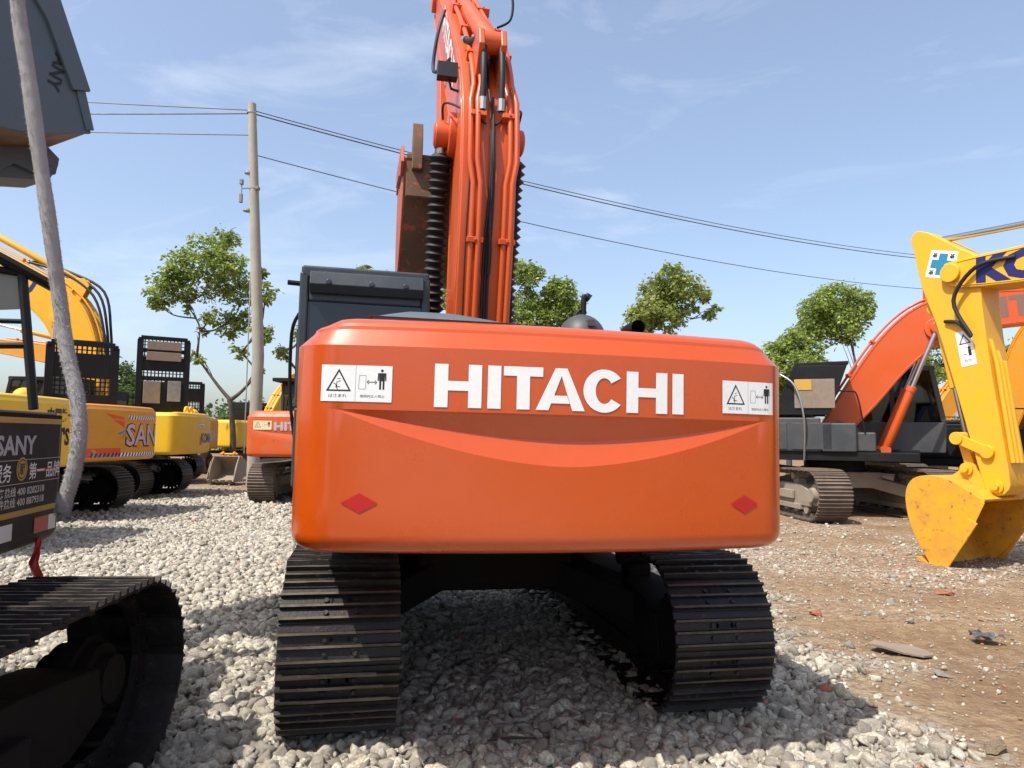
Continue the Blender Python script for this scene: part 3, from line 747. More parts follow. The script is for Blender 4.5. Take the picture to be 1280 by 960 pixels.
# domed dark engine cover behind the counterweight
b = MB(); b.prismz([(-.86, -2.1), (-.10, -2.1), (-.10, -1.2), (-.86, -1.2)], 2.00, 2.22)
vs = []; nx, ny = 16, 10
for j in range(ny):
    for i in range(nx):
        u, v = i/(nx-1), j/(ny-1); h = .062*min(1, 3.6*u*(1.0), 2.2*(1-u))**.7*min(1, 6*v)**.5
        vs.append((-.88+.80*u, -2.12+.96*v, 2.215+h))
b.add(vs, [(j*nx+i, j*nx+i+1, (j+1)*nx+i+1, (j+1)*nx+i) for j in range(ny-1) for i in range(nx-1)])
b.build('engine_cover', M['greyblue'], mr, smooth=30)
# cab rear visor and lamp
b = MB(); b.prism([(-.24, 2.68), (-.19, 2.68), (-.19, 2.86), (-.26, 2.84), (-.29, 2.74)], -1.32, -.46)
for xx in (-1.18, -.86, -.60): b.tube([(xx, -.27, 2.76), (xx, -.30, 2.76)], .022, 10)
b.build('rear_visor', M['cabgrey'], mr, bevel=.02, seg=3)
b = MB(); b.tube([(-1.40, -.15, 2.76), (-1.49, -.17, 2.76)], .02, 8); b.build('side_lamp', M['black'], mr)
b = MB(); b.tube(catmull([(-1.41, .2, 1.5), (-1.47, .2, 1.9), (-1.47, .1, 2.4), (-1.41, 0, 2.55)], 4), .014, 8); b.build('cab_grab_rail', M['black'], mr, smooth=50)
b = MB(); b.tube([(-1.20, -.1, 1.5), (-1.32, -.1, 1.5), (-1.32, -.1, 1.15)], .05, 10); b.build('step_guard', M['black'], mr, smooth=40)
# boom: cables, hoses, fittings, lamp
fr = main['fr']
def bpath(x0, x1, a0, a1, h0, h1, n=18):
    out = []
    for i in range(n):
        t = i/(n-1); a = a0+(a1-a0)*t; u, v = topoff(a, h0+(h1-h0)*t+.012*math.sin(t*9)); out.append((.02+x0+(x1-x0)*t+.006*math.sin(t*11+x0*30), *fr(u, v)))
    return out
for x0, x1, a0, a1, r_ in ((-.035, .01, .1, 1.9, .011), (.0, .02, .1, 1.9, .011), (.03, .03, .1, 2.2, .011), (-.17, -.15, .3, 2.6, .007), (.015, -.01, 1.7, 3.2, .009), (.02, .03, .9, 1.9, .016)):
    b = MB(); b.tube(bpath(x0, x1, a0, a1, .03, .035), r_, 8); b.build('black_cable', M['rubber'], mb, smooth=50)
for x0, x1 in ((-.07, -.03), (.08, .10)):      # big hoses joining lower pipes to the upper ones
    b = MB(); P0 = topoff(2.05, .07); P1 = topoff(2.35, .20); P2 = topoff(2.62, .26); P3 = topoff(2.85, .12); P4 = topoff(3.0, .07)
    pts = [(.02+x0, *fr(*P0)), (.02+x0, *fr(*P1)), (.02+(x0+x1)/2-.02, *fr(*P2)), (.02+x1-.09, *fr(*P3)), (.02+x1-.14, *fr(*P4))]
    b.tube(catmull(pts, 6), .026, 12); h_ = b.build('hydraulic_hose', M['rubber'], mb, smooth=50)
    for p_, q_ in ((pts[0], pts[1]), (pts[4], pts[3])): b = MB(); b.tube([p_, Vector(p_)*.72+Vector(q_)*.28], .032, 8); b.build('hose_fitting', M['zinc'], h_, smooth=40)
b = MB(); yz = fr(2.62, 1.38); L_ = Vector((.02-.22-.10, *yz))
b.box(L_, (.17, .10, .13)); b.tube([L_+Vector((.02, .02, -.06)), L_+Vector((.04, .03, -.13)), L_+Vector((.12, .03, -.15))], .012, 8); b.build('work_lamp', M['rubber'], mb, bevel=.035, seg=4)
for sx in (-1, 1):
    b = MB(); c0 = Vector((.02+sx*.33, *fr(2.36, 1.1))); c1 = Vector((.02+sx*.04, *fr(*topoff(1.95, .05))))
    b.tube(catmull([c0, c0+Vector((0, -.12, .09)), (c0+c1)/2+Vector((0, -.14, .03)), c1], 6), .010, 8); b.build('grease_hose', M['rubber'], mb, smooth=50)
b = MB(); c0 = Vector((.02-.23, *fr(4.4, .75)))
b.tube(catmull([c0, c0+Vector((-.07, -.02, -.3)), c0+Vector((-.10, -.05, -.7)), Vector((.02-.23, *fr(3.3, 1.0)))], 6), .018, 8); b.build('side_hose', M['rubber'], mb, smooth=50)
b = MB(); c0 = Vector((.02+.17, *fr(*topoff(3.4, .1)))); b.tube(catmull([c0, c0+Vector((.12, -.03, .08)), c0+Vector((.13, -.03, .3)), c0+Vector((.03, 0, .42))], 5), .012, 8); b.build('step_loop', M['black'], mb, smooth=50)

# ================================================================== 2. machine whose track fills the lower left corner
NEARC = dict(W=1.05, Rr=2.50, rc=.16, side=1.6, k=.10, groove=0, zb=.98, zc=1.69, ztop=1.735, taper=0)
IDR = .27
near = excavator('excavator', 'excavator with black lettered panel at the left edge, its track filling the lower left corner', (-3.22, 1.73, 0), R(-168), colset('panel', 'yellow_deep', 'black', 'yellow_deep', BK_YEL),
                 R(30), R(-80), R(10), cw=NEARC, track_rot=R(168+2.5), shoes=True, cabin=True, btop=1.68, gauge=2.54, cabp=dict(x0=-1.05))

IDR = .10
C = near['cw']; se = C.S[-1]; sc_ = C.scorner
# the lettered panel lies on the machine's left flank, rounded at its rear end: coordinates u run rearwards from se
# left flank is at negative arclength; reading direction left->right equals increasing arclength reversed
s = Sheet(); u0, u1, z0, z1 = -1.3, .14, 1.175, 1.69
s.poly([(u0, z0), (u1, z0), (u1, z1-.12), (u1-.06, z1-.03), (u1-.13, z1), (u0, z1)], 'gold')
s.poly([(u0, z0+.03), (u1-.03, z0+.03), (u1-.03, z1-.14), (u1-.08, z1-.055), (u1-.14, z1-.03), (u0, z1-.03)], 'panel', .001)
for t, sz, mat, x, z, sx in (('SANY', .135, 'silver', -.52, 1.545, 1.25), ('服务', .10, 'white', -.66, 1.405, .95), ('第一', .095, 'white', -.28, 1.405, 1.0), ('品牌', .095, 'white', -.07, 1.405, 1.0),
                             ('服务热线 400 8282318', .052, 'silver', -.46, 1.305, 1.15), ('配件热线 400 8879318', .052, 'silver', -.46, 1.25, 1.15)):
    v, f = text2d(t, sz, .004 if sz > .1 else .001, sx); s.add(v, f, mat, x, z, .002)
s.line((-.9, 1.468), (.03, 1.468), .003, 'silver', .002); s.line((-.9, 1.345), (.03, 1.345), .003, 'silver', .002)
s.line((-.36, 1.405), (.0, 1.403), .016, 'red', .0017); s.disc((-.455, 1.42), .062, 'gold', .0025, 20); s.disc((-.455, 1.42), .052, 'panel', .003, 20); s.disc((-.455, 1.42), .046, 'gold', .0035, 20)
v, f = text2d('服', .06, .002); s.add(v, f, 'ink', -.455, 1.42, .004)
s.build('lettered_panel', lambda a, b, l: C.at(-(sc_+.22)+a, b, .003+l), near['cwobj'])
for q in (((-.27, -.09, 'red'), (-.09, .10, 'white')), ((-.70, -.52, 'white'),)):
    s = Sheet()
    for x0_, x1_, mt in q: s.rect(x0_, 0, x1_, .085, mt)
    s.build('reflective_tape', lambda a, b, l: C.at(-(sc_+.22)+a, b+1.06, .003+l), near['cwobj'])
# guard frame with crazed pane above
b = MB(near['root'].matrix_world.inverted())
p1, p2 = at(-60, 290, 4.0), at(73, 362, 4.3); b.tube([p1, p2], .035, 6)
p3, p4 = at(28, 342, 4.2), at(42, 512, 4.2); b.tube([p3, p4], .028, 6); b.tube([at(-40, 330, 4.1), p3], .022, 6); b.tube([at(-40, 400, 4.1), at(33, 402, 4.2)], .016, 6); b.tube([at(-40, 432, 4.1), at(36, 432, 4.2)], .02, 6)
gf = b.build('guard_frame', M['black'], near['root'], bevel=.004)
b = MB(near['root'].matrix_world.inverted()); q = [at(-30, 340, 4.13), at(26, 340, 4.2), at(29, 386, 4.2), at(-30, 388, 4.13)]
b.add([v for v in q]+[v+Vector((0, .012, 0)) for v in q], [(0, 1, 2, 3), (4, 7, 6, 5), (0, 4, 5, 1), (1, 5, 6, 2), (2, 6, 7, 3), (3, 7, 4, 0)]); b.build('crazed_pane', M['glass_crack'], gf)

# red ribbon hanging from the panelled machine
b = MB(); p = at(46, 683, 4.0); z = p.z+.06
pts = [(p.x+.012*math.sin(i*1.3), p.y+.01*math.cos(i*2.1), z-i*.037) for i in range(9)]
b.tube(pts, [.012, .016, .015, .02, .024, .022, .025, .018, .004], 7); rb_ = b.build('ribbon', M['red'], smooth=50)
b2 = tag(rb_, 'short red cloth ribbon hanging below the black lettered panel', 'ribbon')

# ================================================================== 3. bucket of a grey machine, top left
b3h = R(-30)
hv = Vector((.5, .866))
pin = at(36, 208, 5.0)
root3 = thing('excavator', 'blue-grey excavator holding its brown-backed bucket up high at the top left corner', 'excavator', (pin.x-.5*6.2, pin.y-.866*6.2, 0), math.atan2(-.5, .866))
BK_G = dict(shell=M['brownsteel'], side=M['greyblue'], ear=M['greyblue'], strips=False, sticker=(1, word('SANY', .12, 'ink', .004, 1.1), .0, -.56, R(62), ))
loc_ = root3.matrix_world.inverted() @ pin
bk3, fb3 = make_bucket(root3, (loc_.y, loc_.z), R(198), BK_G, w=1.25, k=.92, x0=loc_.x, sticker=BK_G['sticker'])
b = MB(); fa3 = frame2((loc_.y, loc_.z), R(180+6)); b.prism([fa3(*p) for p in ((-.12, 0), (-.05, .12), (.5, .2), (3.0, .34), (4.4, .36), (4.4, -.36), (3, -.28), (.4, -.16), (-.05, -.12))], loc_.x-.17, loc_.x+.17); b.build('arm', M['greyblue'], root3, bevel=.012)
b = MB()
for sx in (-.22, .22):
    e = Vector(fb3(.43, .02)); a_ = Vector(fa3(.55, 0)); u = e-a_; b.box((loc_.x+sx, *((e+a_)/2)), (.05, u.length+.1, .12), Matrix.Rotation(math.atan2(u.y, u.x), 3, 'X'))
b.build('link_arm', M['greyblue'], root3, bevel=.01)
b = MB(); e = Vector(fa3(4.3, 0)); b.prism([(e.x, e.y+.35), (e.x-.5, e.y+.35), (e.x-2.2, 1.4), (e.x-1.2, 1.2), (e.x, e.y-.35)], loc_.x-.22, loc_.x+.22); b.build('boom', M['greyblue'], root3, bevel=.012)
b = MB(); b.box((loc_.x, e.x-2.4, 1.0), (1.8, 1.8, 1.9)); b.box((loc_.x, e.x-2.4, .1), (2.4, 3.0, .2)); b.build('chassis', M['greyblue'], root3, bevel=.1)

# frayed wrapped hose in front
b = MB(); path = [(28, -70, 3.45), (22, 0, 3.5), (36, 100, 3.55), (50, 200, 3.6), (63, 290, 3.65), (74, 370, 3.7), (84, 440, 3.72), (97, 500, 3.72), (99, 545, 3.72), (92, 590, 3.72), (82, 622, 3.72), (78, 640, 3.72)]
pp = catmull([at(*q) for q in path], 12)
rs = [.036+.004*noise.noise(Vector((i*.12, 0, 0)))+.003*noise.noise(Vector((i*.9, 3, 0))) for i in range(len(pp))]; rs[-1] = .03
b.tube(pp, rs, 18)
rr = random.Random(5)
for i in range(14000):            # frayed fibres
    k = rr.randrange(len(pp)-1); q = pp[k]+(pp[k+1]-pp[k])*rr.random(); d = Vector((rr.gauss(0, 1), rr.gauss(0, 1), rr.gauss(0, .6))).normalized()
    a_ = q+d*rs[k]*.97; e = a_+d*rr.uniform(.003, .010)+Vector((rr.uniform(-.006, .006), 0, -rr.uniform(0, .012))); sd = d.orthogonal().normalized()*.002
    b.add([a_-sd, a_+sd, e], [(0, 1, 2)])
tag(b.build('wrapped_hose', M['wrap'], smooth=60), 'thick frayed grey-wrapped hose dangling at the left edge', 'hose')

# ================================================================== 4. row of machines on the left
def stripe_band(s, x0, x1, z, h, n):
    s.rect(x0, z, x1, z+h, 'white')
    for i in range(n):
        w = (x1-x0)/n; a = x0+i*w; s.poly([(a, z), (a+w*.5, z), (a+w*.5+h*.5, z+h), (a+h*.5, z+h)] if i < n-1 else [(a, z), (a+w*.4, z), (a+w*.9, z+h), (a+w*.4, z+h)], 'navy', .0006)
ROWCW = dict(W=1.25, Rr=2.72, k=.10, rc=.22, side=.8, groove=0, zb=1.08, zc=2.02, ztop=2.12)
rowB = excavator('excavator', 'yellow excavator with black Chinese lettering on its tail, directly behind the wrapped hose', (-9.35, 9.75, 0), R(90), colset('yellow_lemon', 'black', 'black', 'yellow', BK_YEL, boot=True),
                 R(38), R(-70), R(10), cw=ROWCW, group='excavators parked in the left row', hood=(1.5, .95, -1.1, .2, 'low', -50))
cw_decal(rowB, word('中国第一', .20, 'ink', .008), 'lettering', .72, 1.86); cw_decal(rowB, word("50T'S", .34, 'panel', .014), 'lettering', .62, 1.54)
b = MB(); dome(b, (.35, -2.35, 2.12), .17, .13, .12); b.build('tail_lamp_cover', M['yellow_lemon'], rowB['root'], smooth=40)
rowC = excavator('excavator', 'orange-yellow excavator with red arrows and blue and white striped tape on its tail', (-10.0, 13.6, 0), R(86), colset('yellow_deep', 'black', 'black', 'yellow_deep', BK_YEL, boot=True),
                 R(40), R(-70), R(10), cw=ROWCW, group='excavators parked in the left row', track_rot=R(4), hood=(1.25, 1.35, -1.5, .35, 'low', -50))
rowC['cwobj']
s = Sheet(); stripe_band(s, -.95, 1.42, 0, .075, 24); cw_decal(rowC, s, 'striped_tape', 0, 1.16)
s = Sheet(); stripe_band(s, .0, 1.35, 0, .07, 15); cw_decal(rowC, s, 'striped_tape', 0, 1.86)
cw_decal(rowC, word('SANY', .56, 'ink', .035, 1.15), 'lettering', .78, 1.56, off=.002); cw_decal(rowC, word('SANY', .56, 'silver', .012, 1.15), 'lettering', .78, 1.565, off=.004)
s = Sheet(); s.poly([(-.55, .28), (-.05, .22), (-.02, .17), (-.35, .19)], 'ored'); s.poly([(-.35, .17), (-.02, .14), (0, .02), (-.2, .1)], 'ored'); s.rect(-.95, -.52, -.1, -.36, 'ored'); s.poly([(-.82, -.50), (-.76, -.44), (-.82, -.38), (-.76, -.38), (-.68, -.44), (-.76, -.50)], 'gold', .0006)
cw_decal(rowC, s, 'red_flash', -.1, 1.68)
s = Sheet(); s.line((-.16, 0), (0, .04), .03, 'teal'); s.line((0, .04), (.1, .10), .02, 'teal'); s.line((-.05, -.08), (.08, .03), .02, 'teal'); cw_decal(rowC, s, 'leaf_emblem', -.12, 1.58)
rowD = excavator('excavator', 'bright lemon yellow excavator with a tall padded black hood raised behind its tail', (-10.75, 18.0, 0), R(94), colset('yellow_lemon', 'black', 'black', 'yellow', BK_YEL, boot=True),
                 R(50), R(-60), R(10), cw=ROWCW, group='excavators parked in the left row', track_rot=R(-4), bs=1.38, foot=(-.15, 1.15), hood=(1.25, 2.05, -1.7, .1, 'tall', -62),
                 pipes=4, text=(word('KOMATSU', .40, 'navy', .02), 3.9, .66, R(-20), -1))
for k_ in range(3):
    b = MB(); fD = rowD['fr']; q = [(.1*k_-.05, *fD(*topoff(a_, h_+.03*k_))) for a_, h_ in ((1.2, .05), (1.7, .14), (2.3, .24+.05*k_), (2.9, .20), (3.5, .06))]
    b.tube(catmull(q, 5), .035, 8); b.build('hydraulic_hose', M['rubber'], rowD['boom'], smooth=50)
cw_decal(rowD, word('KOMATSU', .34, 'navy', .014, 1.0), 'lettering', .9, 1.48)
s = Sheet(); s.poly([(-.09, -.12), (.09, -.12), (.06, -.0), (-.06, .12), (-.09, .12)], 'ored'); cw_decal(rowD, s, 'red_quarter_mark', .1, 1.42)
s = Sheet(); s.rect(-.2, -.06, .2, .06, 'redrust'); s.rect(-.19, -.05, .19, .05, 'white', .0004); v, f = text2d('Rental', .1, .003); s.add(v, f, 'redrust', 0, 0, .001); cw_decal(rowD, s, 'rental_sticker', .15, 1.80)
for yy in (.05, .32):
    b = MB(); pts = [(yy+.10*math.cos(t*math.pi/8), -2.35, 2.17+.10*math.sin(t*math.pi/8)) for t in range(17)]; b.tube(pts, .035, 8); b.build('lifting_eye', M['yellow_lemon'], rowD['root'], smooth=50)
b = MB(); dome(b, (.9, -2.2, 2.12), .2, .14, .13); b.build('tail_lamp_cover', M['yellow_lemon'], rowD['root'], smooth=40)
rowE = excavator('excavator', 'farthest amber excavator in the left row, small, its black hood half raised', (-12.7, 23.2, 0), R(90), colset('yellow_deep', 'black', 'black', 'yellow_deep', BK_YEL),
                 R(30), R(-60), R(10), cw=ROWCW, group='excavators parked in the left row', hood=(1.3, 1.25, -1.9, -.1, 'low', -60))
cw_decal(rowE, word('SANY', .5, 'silver', .02, 1.1), 'lettering', .85, 1.52); s = Sheet(); s.poly([(-.5, .2), (0, .15), (-.1, .05)], 'ored'); cw_decal(rowE, s, 'red_flash', -.1, 1.7)

# far orange machine seen from behind, left of centre
farO = excavator('excavator', 'small distant orange excavator with pale green cab window, parked by the utility pole', (-4.72, 18.3, 0), R(1), colset('orange_old', 'orange_old', 'cabgrey', 'orange_old', BK_RED, tmats=DUST),
                 R(35), R(-100), R(10), cw=dict(W=1.25, Rr=2.7, k=.06, rc=.2, side=.7, groove=.02, xg=1.2), cab_gl='glass_teal', beacon=True)
cw_decal(farO, hword(.19, 'silver'), 'lettering', 0, 1.78)
cw_decal(farO, warning_sheet(.42, .2, 'cream', False), 'warning_sticker', -.85, 1.80)
b = MB(); b.box((-.72, .3, 2.97), (1.15, 2.0, .09)); 
for i in range(14): b.box((-1.18+i*.07, -.32, 2.86), (.035, .02, .03))
b.build('cab_roof_guard', M['black'], farO['root'], bevel=.01)
# far small yellow machine behind the left tree
farG = excavator('excavator', 'far yellow and black excavator standing behind the slim tree trunk', (-10.6, 29.5, 0), R(-20), colset('yellow_lemon', 'black', 'black', 'yellow', BK_YEL, tmats=DUST),
                 R(20), R(-110), R(20), cw=ROWCW)
b_root = thing('excavator_bucket', 'dusty tan digging bucket lying on the dirt beside the slim tree', 'bucket', (at(285, 600, 22.5).x, 22.5, 0), R(-10))
make_bucket(b_root, (0, .95), R(-25), dict(shell=M['tan'], side=M['tan'], ear=M['yellow_deep']), w=.85, k=.72, teeth=4)

# ================================================================== 5. right side machines
cR1 = colset('orange', 'grey', 'grey', 'orange', BK_RED, tmats=DUST)
R1 = excavator('excavator', 'orange-boomed excavator with a dark grey body and open engine hood, parked on the right', (7.25, 15.9, 0), R(-110), cR1,
               R(23), R(-95), R(10), rlen=.6, cw=dict(W=1.25, Rr=2.75, k=.1, rc=.25, groove=.03, side=.7), track_rot=R(110+3), bx=.25, foot=(-.1, 1.60), base=(.85, 1.25), scale=1.12, btop=1.85, cabp=dict(y0=.45, y1=2.0, x0=-1.25, x1=-.25), bs=1.08,
               text=(hword(.36, 'sgrey'), 3.95, .70, R(-18), 1))
# open engine hood leaning back
b = MB(); HS = Matrix.Translation((0, .95, -.15)); b.M = HS; b.prism([(-2.1, 2.05), (-2.0, 2.05), (-1.6, 2.95), (-.75, 3.0), (-.75, 3.06), (-1.68, 3.04)], .1, 1.15)
for xx in (.08, 1.16): b.prism([(-2.05, 2.05), (-1.1, 2.05), (-.78, 2.98), (-1.6, 2.98)], xx, xx+.02)
oh = b.build('open_hood', M['black'], R1['root'], bevel=.01)
b = MB(HS); b.prism([(-1.98, 2.2), (-1.94, 2.2), (-1.6, 2.85), (-1.64, 2.85)], .25, 1.02); b.box((1.19, -1.35, 2.45), (.02, .7, .55)); b.build('liner_panel', M['foampad'], oh, bevel=.01)
b = MB(HS); b.box((1.205, -1.55, 2.62), (.01, .3, .2)); b.build('label_plate', M['gold'], oh)
b = MB(HS); b.tube(catmull([(1.25, -2.3, 1.3), (1.32, -2.3, 2.3), (1.3, -2.2, 2.75), (1.2, -1.9, 2.85)], 5), .02, 8); b.tube(catmull([(1.2, -1.55, 1.2), (1.34, -1.55, 2.0), (1.3, -1.7, 2.6), (1.2, -2.0, 2.85)], 5), .02, 8); b.build('side_handrail', M['zinc'], R1['root'], smooth=50)
# yellow digging arm with bucket resting on the ground
YG = colset('yellow', 'yellow', 'black', 'yellow', dict(shell=M['yellow_worn'], side=M['yellow_worn'], ear=M['yellow'], teeth=M['yellow_worn']), cyl='yellow', tmats=DUST)
tipP = at(1188, 350, 9.75)
hd2 = math.atan2(.48, .877)      # forward = (-.60,.80)
rx, ry = tipP.x+.48*5.6, tipP.y-.877*5.6
R2 = excavator('excavator', 'yellow excavator reaching in from the right edge, worn yellow bucket resting on the ground', (rx, ry, 0), hd2, YG,
               R(22.6), R(-99), R(27), foot=(.15, 1.72), bx=0.0, w=.54, ak=1.32, bk_k=.98, bw=1.25, text=(word('KOMATSU', .46, 'navy', .03, 1.15), 4.25, .52, R(-21), -1), cabin=True)
fa = R2['fa']; arm = R2['arm']
s = Sheet(); s.rect(-.19, -.19, .19, .19, 'white'); s.rect(-.06, -.15, .06, .15, 'teal', .0006); s.rect(-.15, -.06, .15, .06, 'teal', .0012)
for q in ((-.12, .12), (.12, .12), (-.12, -.12), (.12, -.12)):
    v, f = text2d('安', .07, .003); s.add(v, f, 'ink', q[0], q[1], .001)
side_sheet(s, 'cross_sticker', arm, fa, -.2215, -.18, .12, R(-65), -1)
s = Sheet(); s.rect(-.10, -.24, .10, .24, 'white'); T = [(0, .20), (-.08, .06), (.08, .06)]; T2 = [(0, .17), (-.055, .075), (.055, .075)]
for i in range(3): s.poly([T[i], T[(i+1) % 3], T2[(i+1) % 3], T2[i]], 'ink', .0006)
s.disc((.04, .0), .02, 'ink', .0006); s.rect(.02, -.11, .06, -.02, 'ink', .0006); s.line((-.07, -.08), (.0, -.08), .008, 'ink', .0006); v, f = text2d('危险', .05); s.add(v, f, 'ink', 0, -.17, .0006)
side_sheet(s, 'warning_sticker', arm, fa, -.2215, 1.05, .03, R(-90+180+0), -1)
for i, xx in enumerate((-.10, -.03, .04)):
    b = MB(); b.tube([(xx*1.4, *fa(1.0+i*.15, -.25)), (xx*1.4, *fa(1.3, -.265)), (xx*1.4, *fa(2.62, -.205))], .030, 8); b.build('hydraulic_pipe', M['yellow'], arm, smooth=50)
b = MB(); c0 = Vector((-.28, *R2['fr'](5.0, .34))); c3 = Vector((-.24, *fa(.62, .22)))
b.tube(catmull([c0, c0+Vector((-.05, .45, -.05)), c0+Vector((-.05, .75, -.45)), c0+Vector((-.03, .55, -.95)), c3+Vector((-.04, -.2, -.05)), c3], 6), .026, 10); b.build('hydraulic_hose', M['rubber'], arm, smooth=50)
# machines standing behind
R3 = excavator('excavator', 'dark excavator barely seen far behind the grey cab and the digging arm', (13.2, 23.0, 0), R(-80), colset('yellow_deep', 'black', 'black', 'yellow_deep', BK_YEL, tmats=DUST),
               R(20), R(-100), R(10), cw=ROWCW, track_rot=R(80), hood=(1.3, .9, -1.2, .2, 'low', 40))
R4 = excavator('excavator', 'amber excavator with black boom cylinders behind the yellow digging arm at the right edge', (11.7, 17.0, 0), R(-140), colset('yellow_deep', 'black', 'black', 'yellow_deep', BK_YEL, tmats=DUST, cyl='black'),
               R(44), R(-100), R(10), cw=ROWCW, track_rot=R(140+3), bx=.1)
s = Sheet(); s.rect(-.9, -.19, .9, .19, 'ink'); v, f = text2d('JR', .24, .008); s.add(v, f, 'white', 0, 0, .001); cw_decal(R4, s, 'model_band', -.75, 1.45)

# ================================================================== 6. pole and wires
px_, D = 313, 21.5
pb = at(312, 700, D); pt = at(315, 130, D)
b = MB(); b.tube([(pb.x, D, -.3), (pb.x+.03, D, 4), (pt.x, D, pt.z)], [.19, .175, .125], 20)
pole = b.build('utility_pole', M['concrete'], smooth=40); tag(pole, 'tall round grey concrete utility pole rising beside the slim tree', 'utility pole')
b = MB()
for zz in (.25, 2.2, 3.4): b.tube([(pt.x, D, pt.z-zz), (pt.x, D, pt.z-zz-.06)], .145, 16)
b.build('clamp_band', M['zinc'], pole)
b = MB(); z = at(313, 245, D).z; b.box((pt.x-.2, D-.08, z-.1), (.09, .1, .28)); b.tube([(pt.x-.19, D-.08, z-.2), (pt.x-.19, D-.08, z+.42)], .02, 6); b.box((pt.x-.2, D-.08, z+.42), (.1, .12, .16)); b.tube([(pt.x-.2, D-.08, z+.2), (pt.x+.33, D-.15, z+.22)], .02, 6); b.box((pt.x+.35, D-.2, z+.18), (.1, .18, .1)); b.build('camera_box', M['foamgrey'], pole, bevel=.01)
b = MB(); b.tube([(pt.x+.16, D, pt.z-.5), (pt.x+.17, D, 1)], .02, 6); b.build('cable_conduit', M['zinc'], pole)
farp = Vector((37, 49)); leftp = Vector((-36, 18.5))
for k, (zt, yl, lab) in enumerate(((138, 118, 'upper'), (142, 134, 'middle'), (193, 157, 'lowest'))):
    A = at(316, zt, D); A2 = at(313, 169, D) if k == 2 else A; B = at(120, yl+4 if k == 0 else yl+2, 20.7); Cc = at(1140, (318, 322, 360)[k], 40)
    dirl = (B-A2); endl = A2+dirl*4.5
    dr = Cc-A; pts = []
    for i in range(41):
        t = i/40*1.35; q = A+dr*t; q.z -= (2.6 if k < 2 else 2.9)*(4*t*(1-t))*.22; pts.append(q)
    ptsl = [A2+(endl-A2)*(i/20)-Vector((0, 0, .25*math.sin(math.pi*i/20))) for i in range(20, -1, -1)]
    b = MB(); b.tube(ptsl+pts, .022 if k == 1 else .016, 5)
    tag(b.build('overhead_wire', M['grey']), {'upper': 'uppermost thin overhead wire crossing the sky from the pole', 'middle': 'thicker overhead wire just below the uppermost one', 'lowest': 'faint lowest overhead wire attached well below the pole top'}[lab], 'wire', 'overhead wires on the utility pole')

# ================================================================== 7. trees
def leafmat(name, c1, c2):
    m, nt, out = newmat(name)
    b = N(nt, 'ShaderNodeBsdfPrincipled', Roughness=0.45); tr = N(nt, 'ShaderNodeBsdfTranslucent')
    at_ = N(nt, 'ShaderNodeAttribute', attribute_name='tint')
    col = mix(nt, at_.outputs['Fac'], c1, c2); nt.links.new(col, b.inputs['Base Color']); nt.links.new(col, tr.inputs[0])
    ms = N(nt, 'ShaderNodeMixShader', Fac=0.45); nt.links.new(b.outputs[0], ms.inputs[1]); nt.links.new(tr.outputs[0], ms.inputs[2]); nt.links.new(ms.outputs[0], out.inputs[0]); return m
LEAF = [leafmat('camphor_leaves', (0.11, 0.18, 0.03), (0.38, 0.46, 0.10)), leafmat('yellowish_leaves', (0.14, 0.19, 0.035), (0.40, 0.44, 0.11)), leafmat('dark_leaves', (0.035, 0.07, 0.018), (0.13, 0.19, 0.05))]
def leaves(name, centers, radii, count, size, mat, parent, seed=1):
    g = np.random.default_rng(seed); C_ = np.array(centers); r_ = np.array(radii); wgt = r_**2.2; wgt /= wgt.sum()
    # sub-clumps so that the outline is ragged and sky shows between them
    ns = max(12, count//26); ci = g.choice(len(C_), ns, p=wgt); d = g.normal(size=(ns, 3)); d /= np.linalg.norm(d, axis=1)[:, None]
    sub = C_[ci]+d*(r_[ci]*g.uniform(.35, 1.0, ns)**.6)[:, None]*np.array([1, 1, .85]); sr = r_[ci]*g.uniform(.14, .36, ns)
    si = g.integers(0, ns, count); p = sub[si]+g.normal(size=(count, 3))*sr[si][:, None]*.62
    a = g.normal(size=(count, 3)); a /= np.linalg.norm(a, axis=1)[:, None]; bq = np.cross(a, g.normal(size=(count, 3))); bq /= np.linalg.norm(bq, axis=1)[:, None]
    L = size*g.uniform(.6, 1.3, count)[:, None]; a[:, 2] = a[:, 2]*.6-.25
    v = np.stack([p, p+a*L*.5+bq*L*.27, p+a*L, p+a*L*.5-bq*L*.27], 1).reshape(-1, 3)
    me = bpy.data.meshes.new(name); me.vertices.add(len(v)); me.vertices.foreach_set('co', v.astype(np.float32).ravel())
    me.loops.add(count*4); me.loops.foreach_set('vertex_index', np.arange(count*4, dtype=np.int32)); me.polygons.add(count); me.polygons.foreach_set('loop_start', np.arange(0, count*4, 4, dtype=np.int32))
    me.update(calc_edges=True); at_ = me.attributes.new('tint', 'FLOAT', 'POINT')
    tn = np.clip(g.uniform(0, 1, ns)[si]*.6+g.uniform(0, .5, count), 0, 1); at_.data.foreach_set('value', np.repeat(tn, 4).astype(np.float32))
    me.materials.append(mat); o = bpy.data.objects.new(name, me); COL.objects.link(o); o.parent = parent; return o
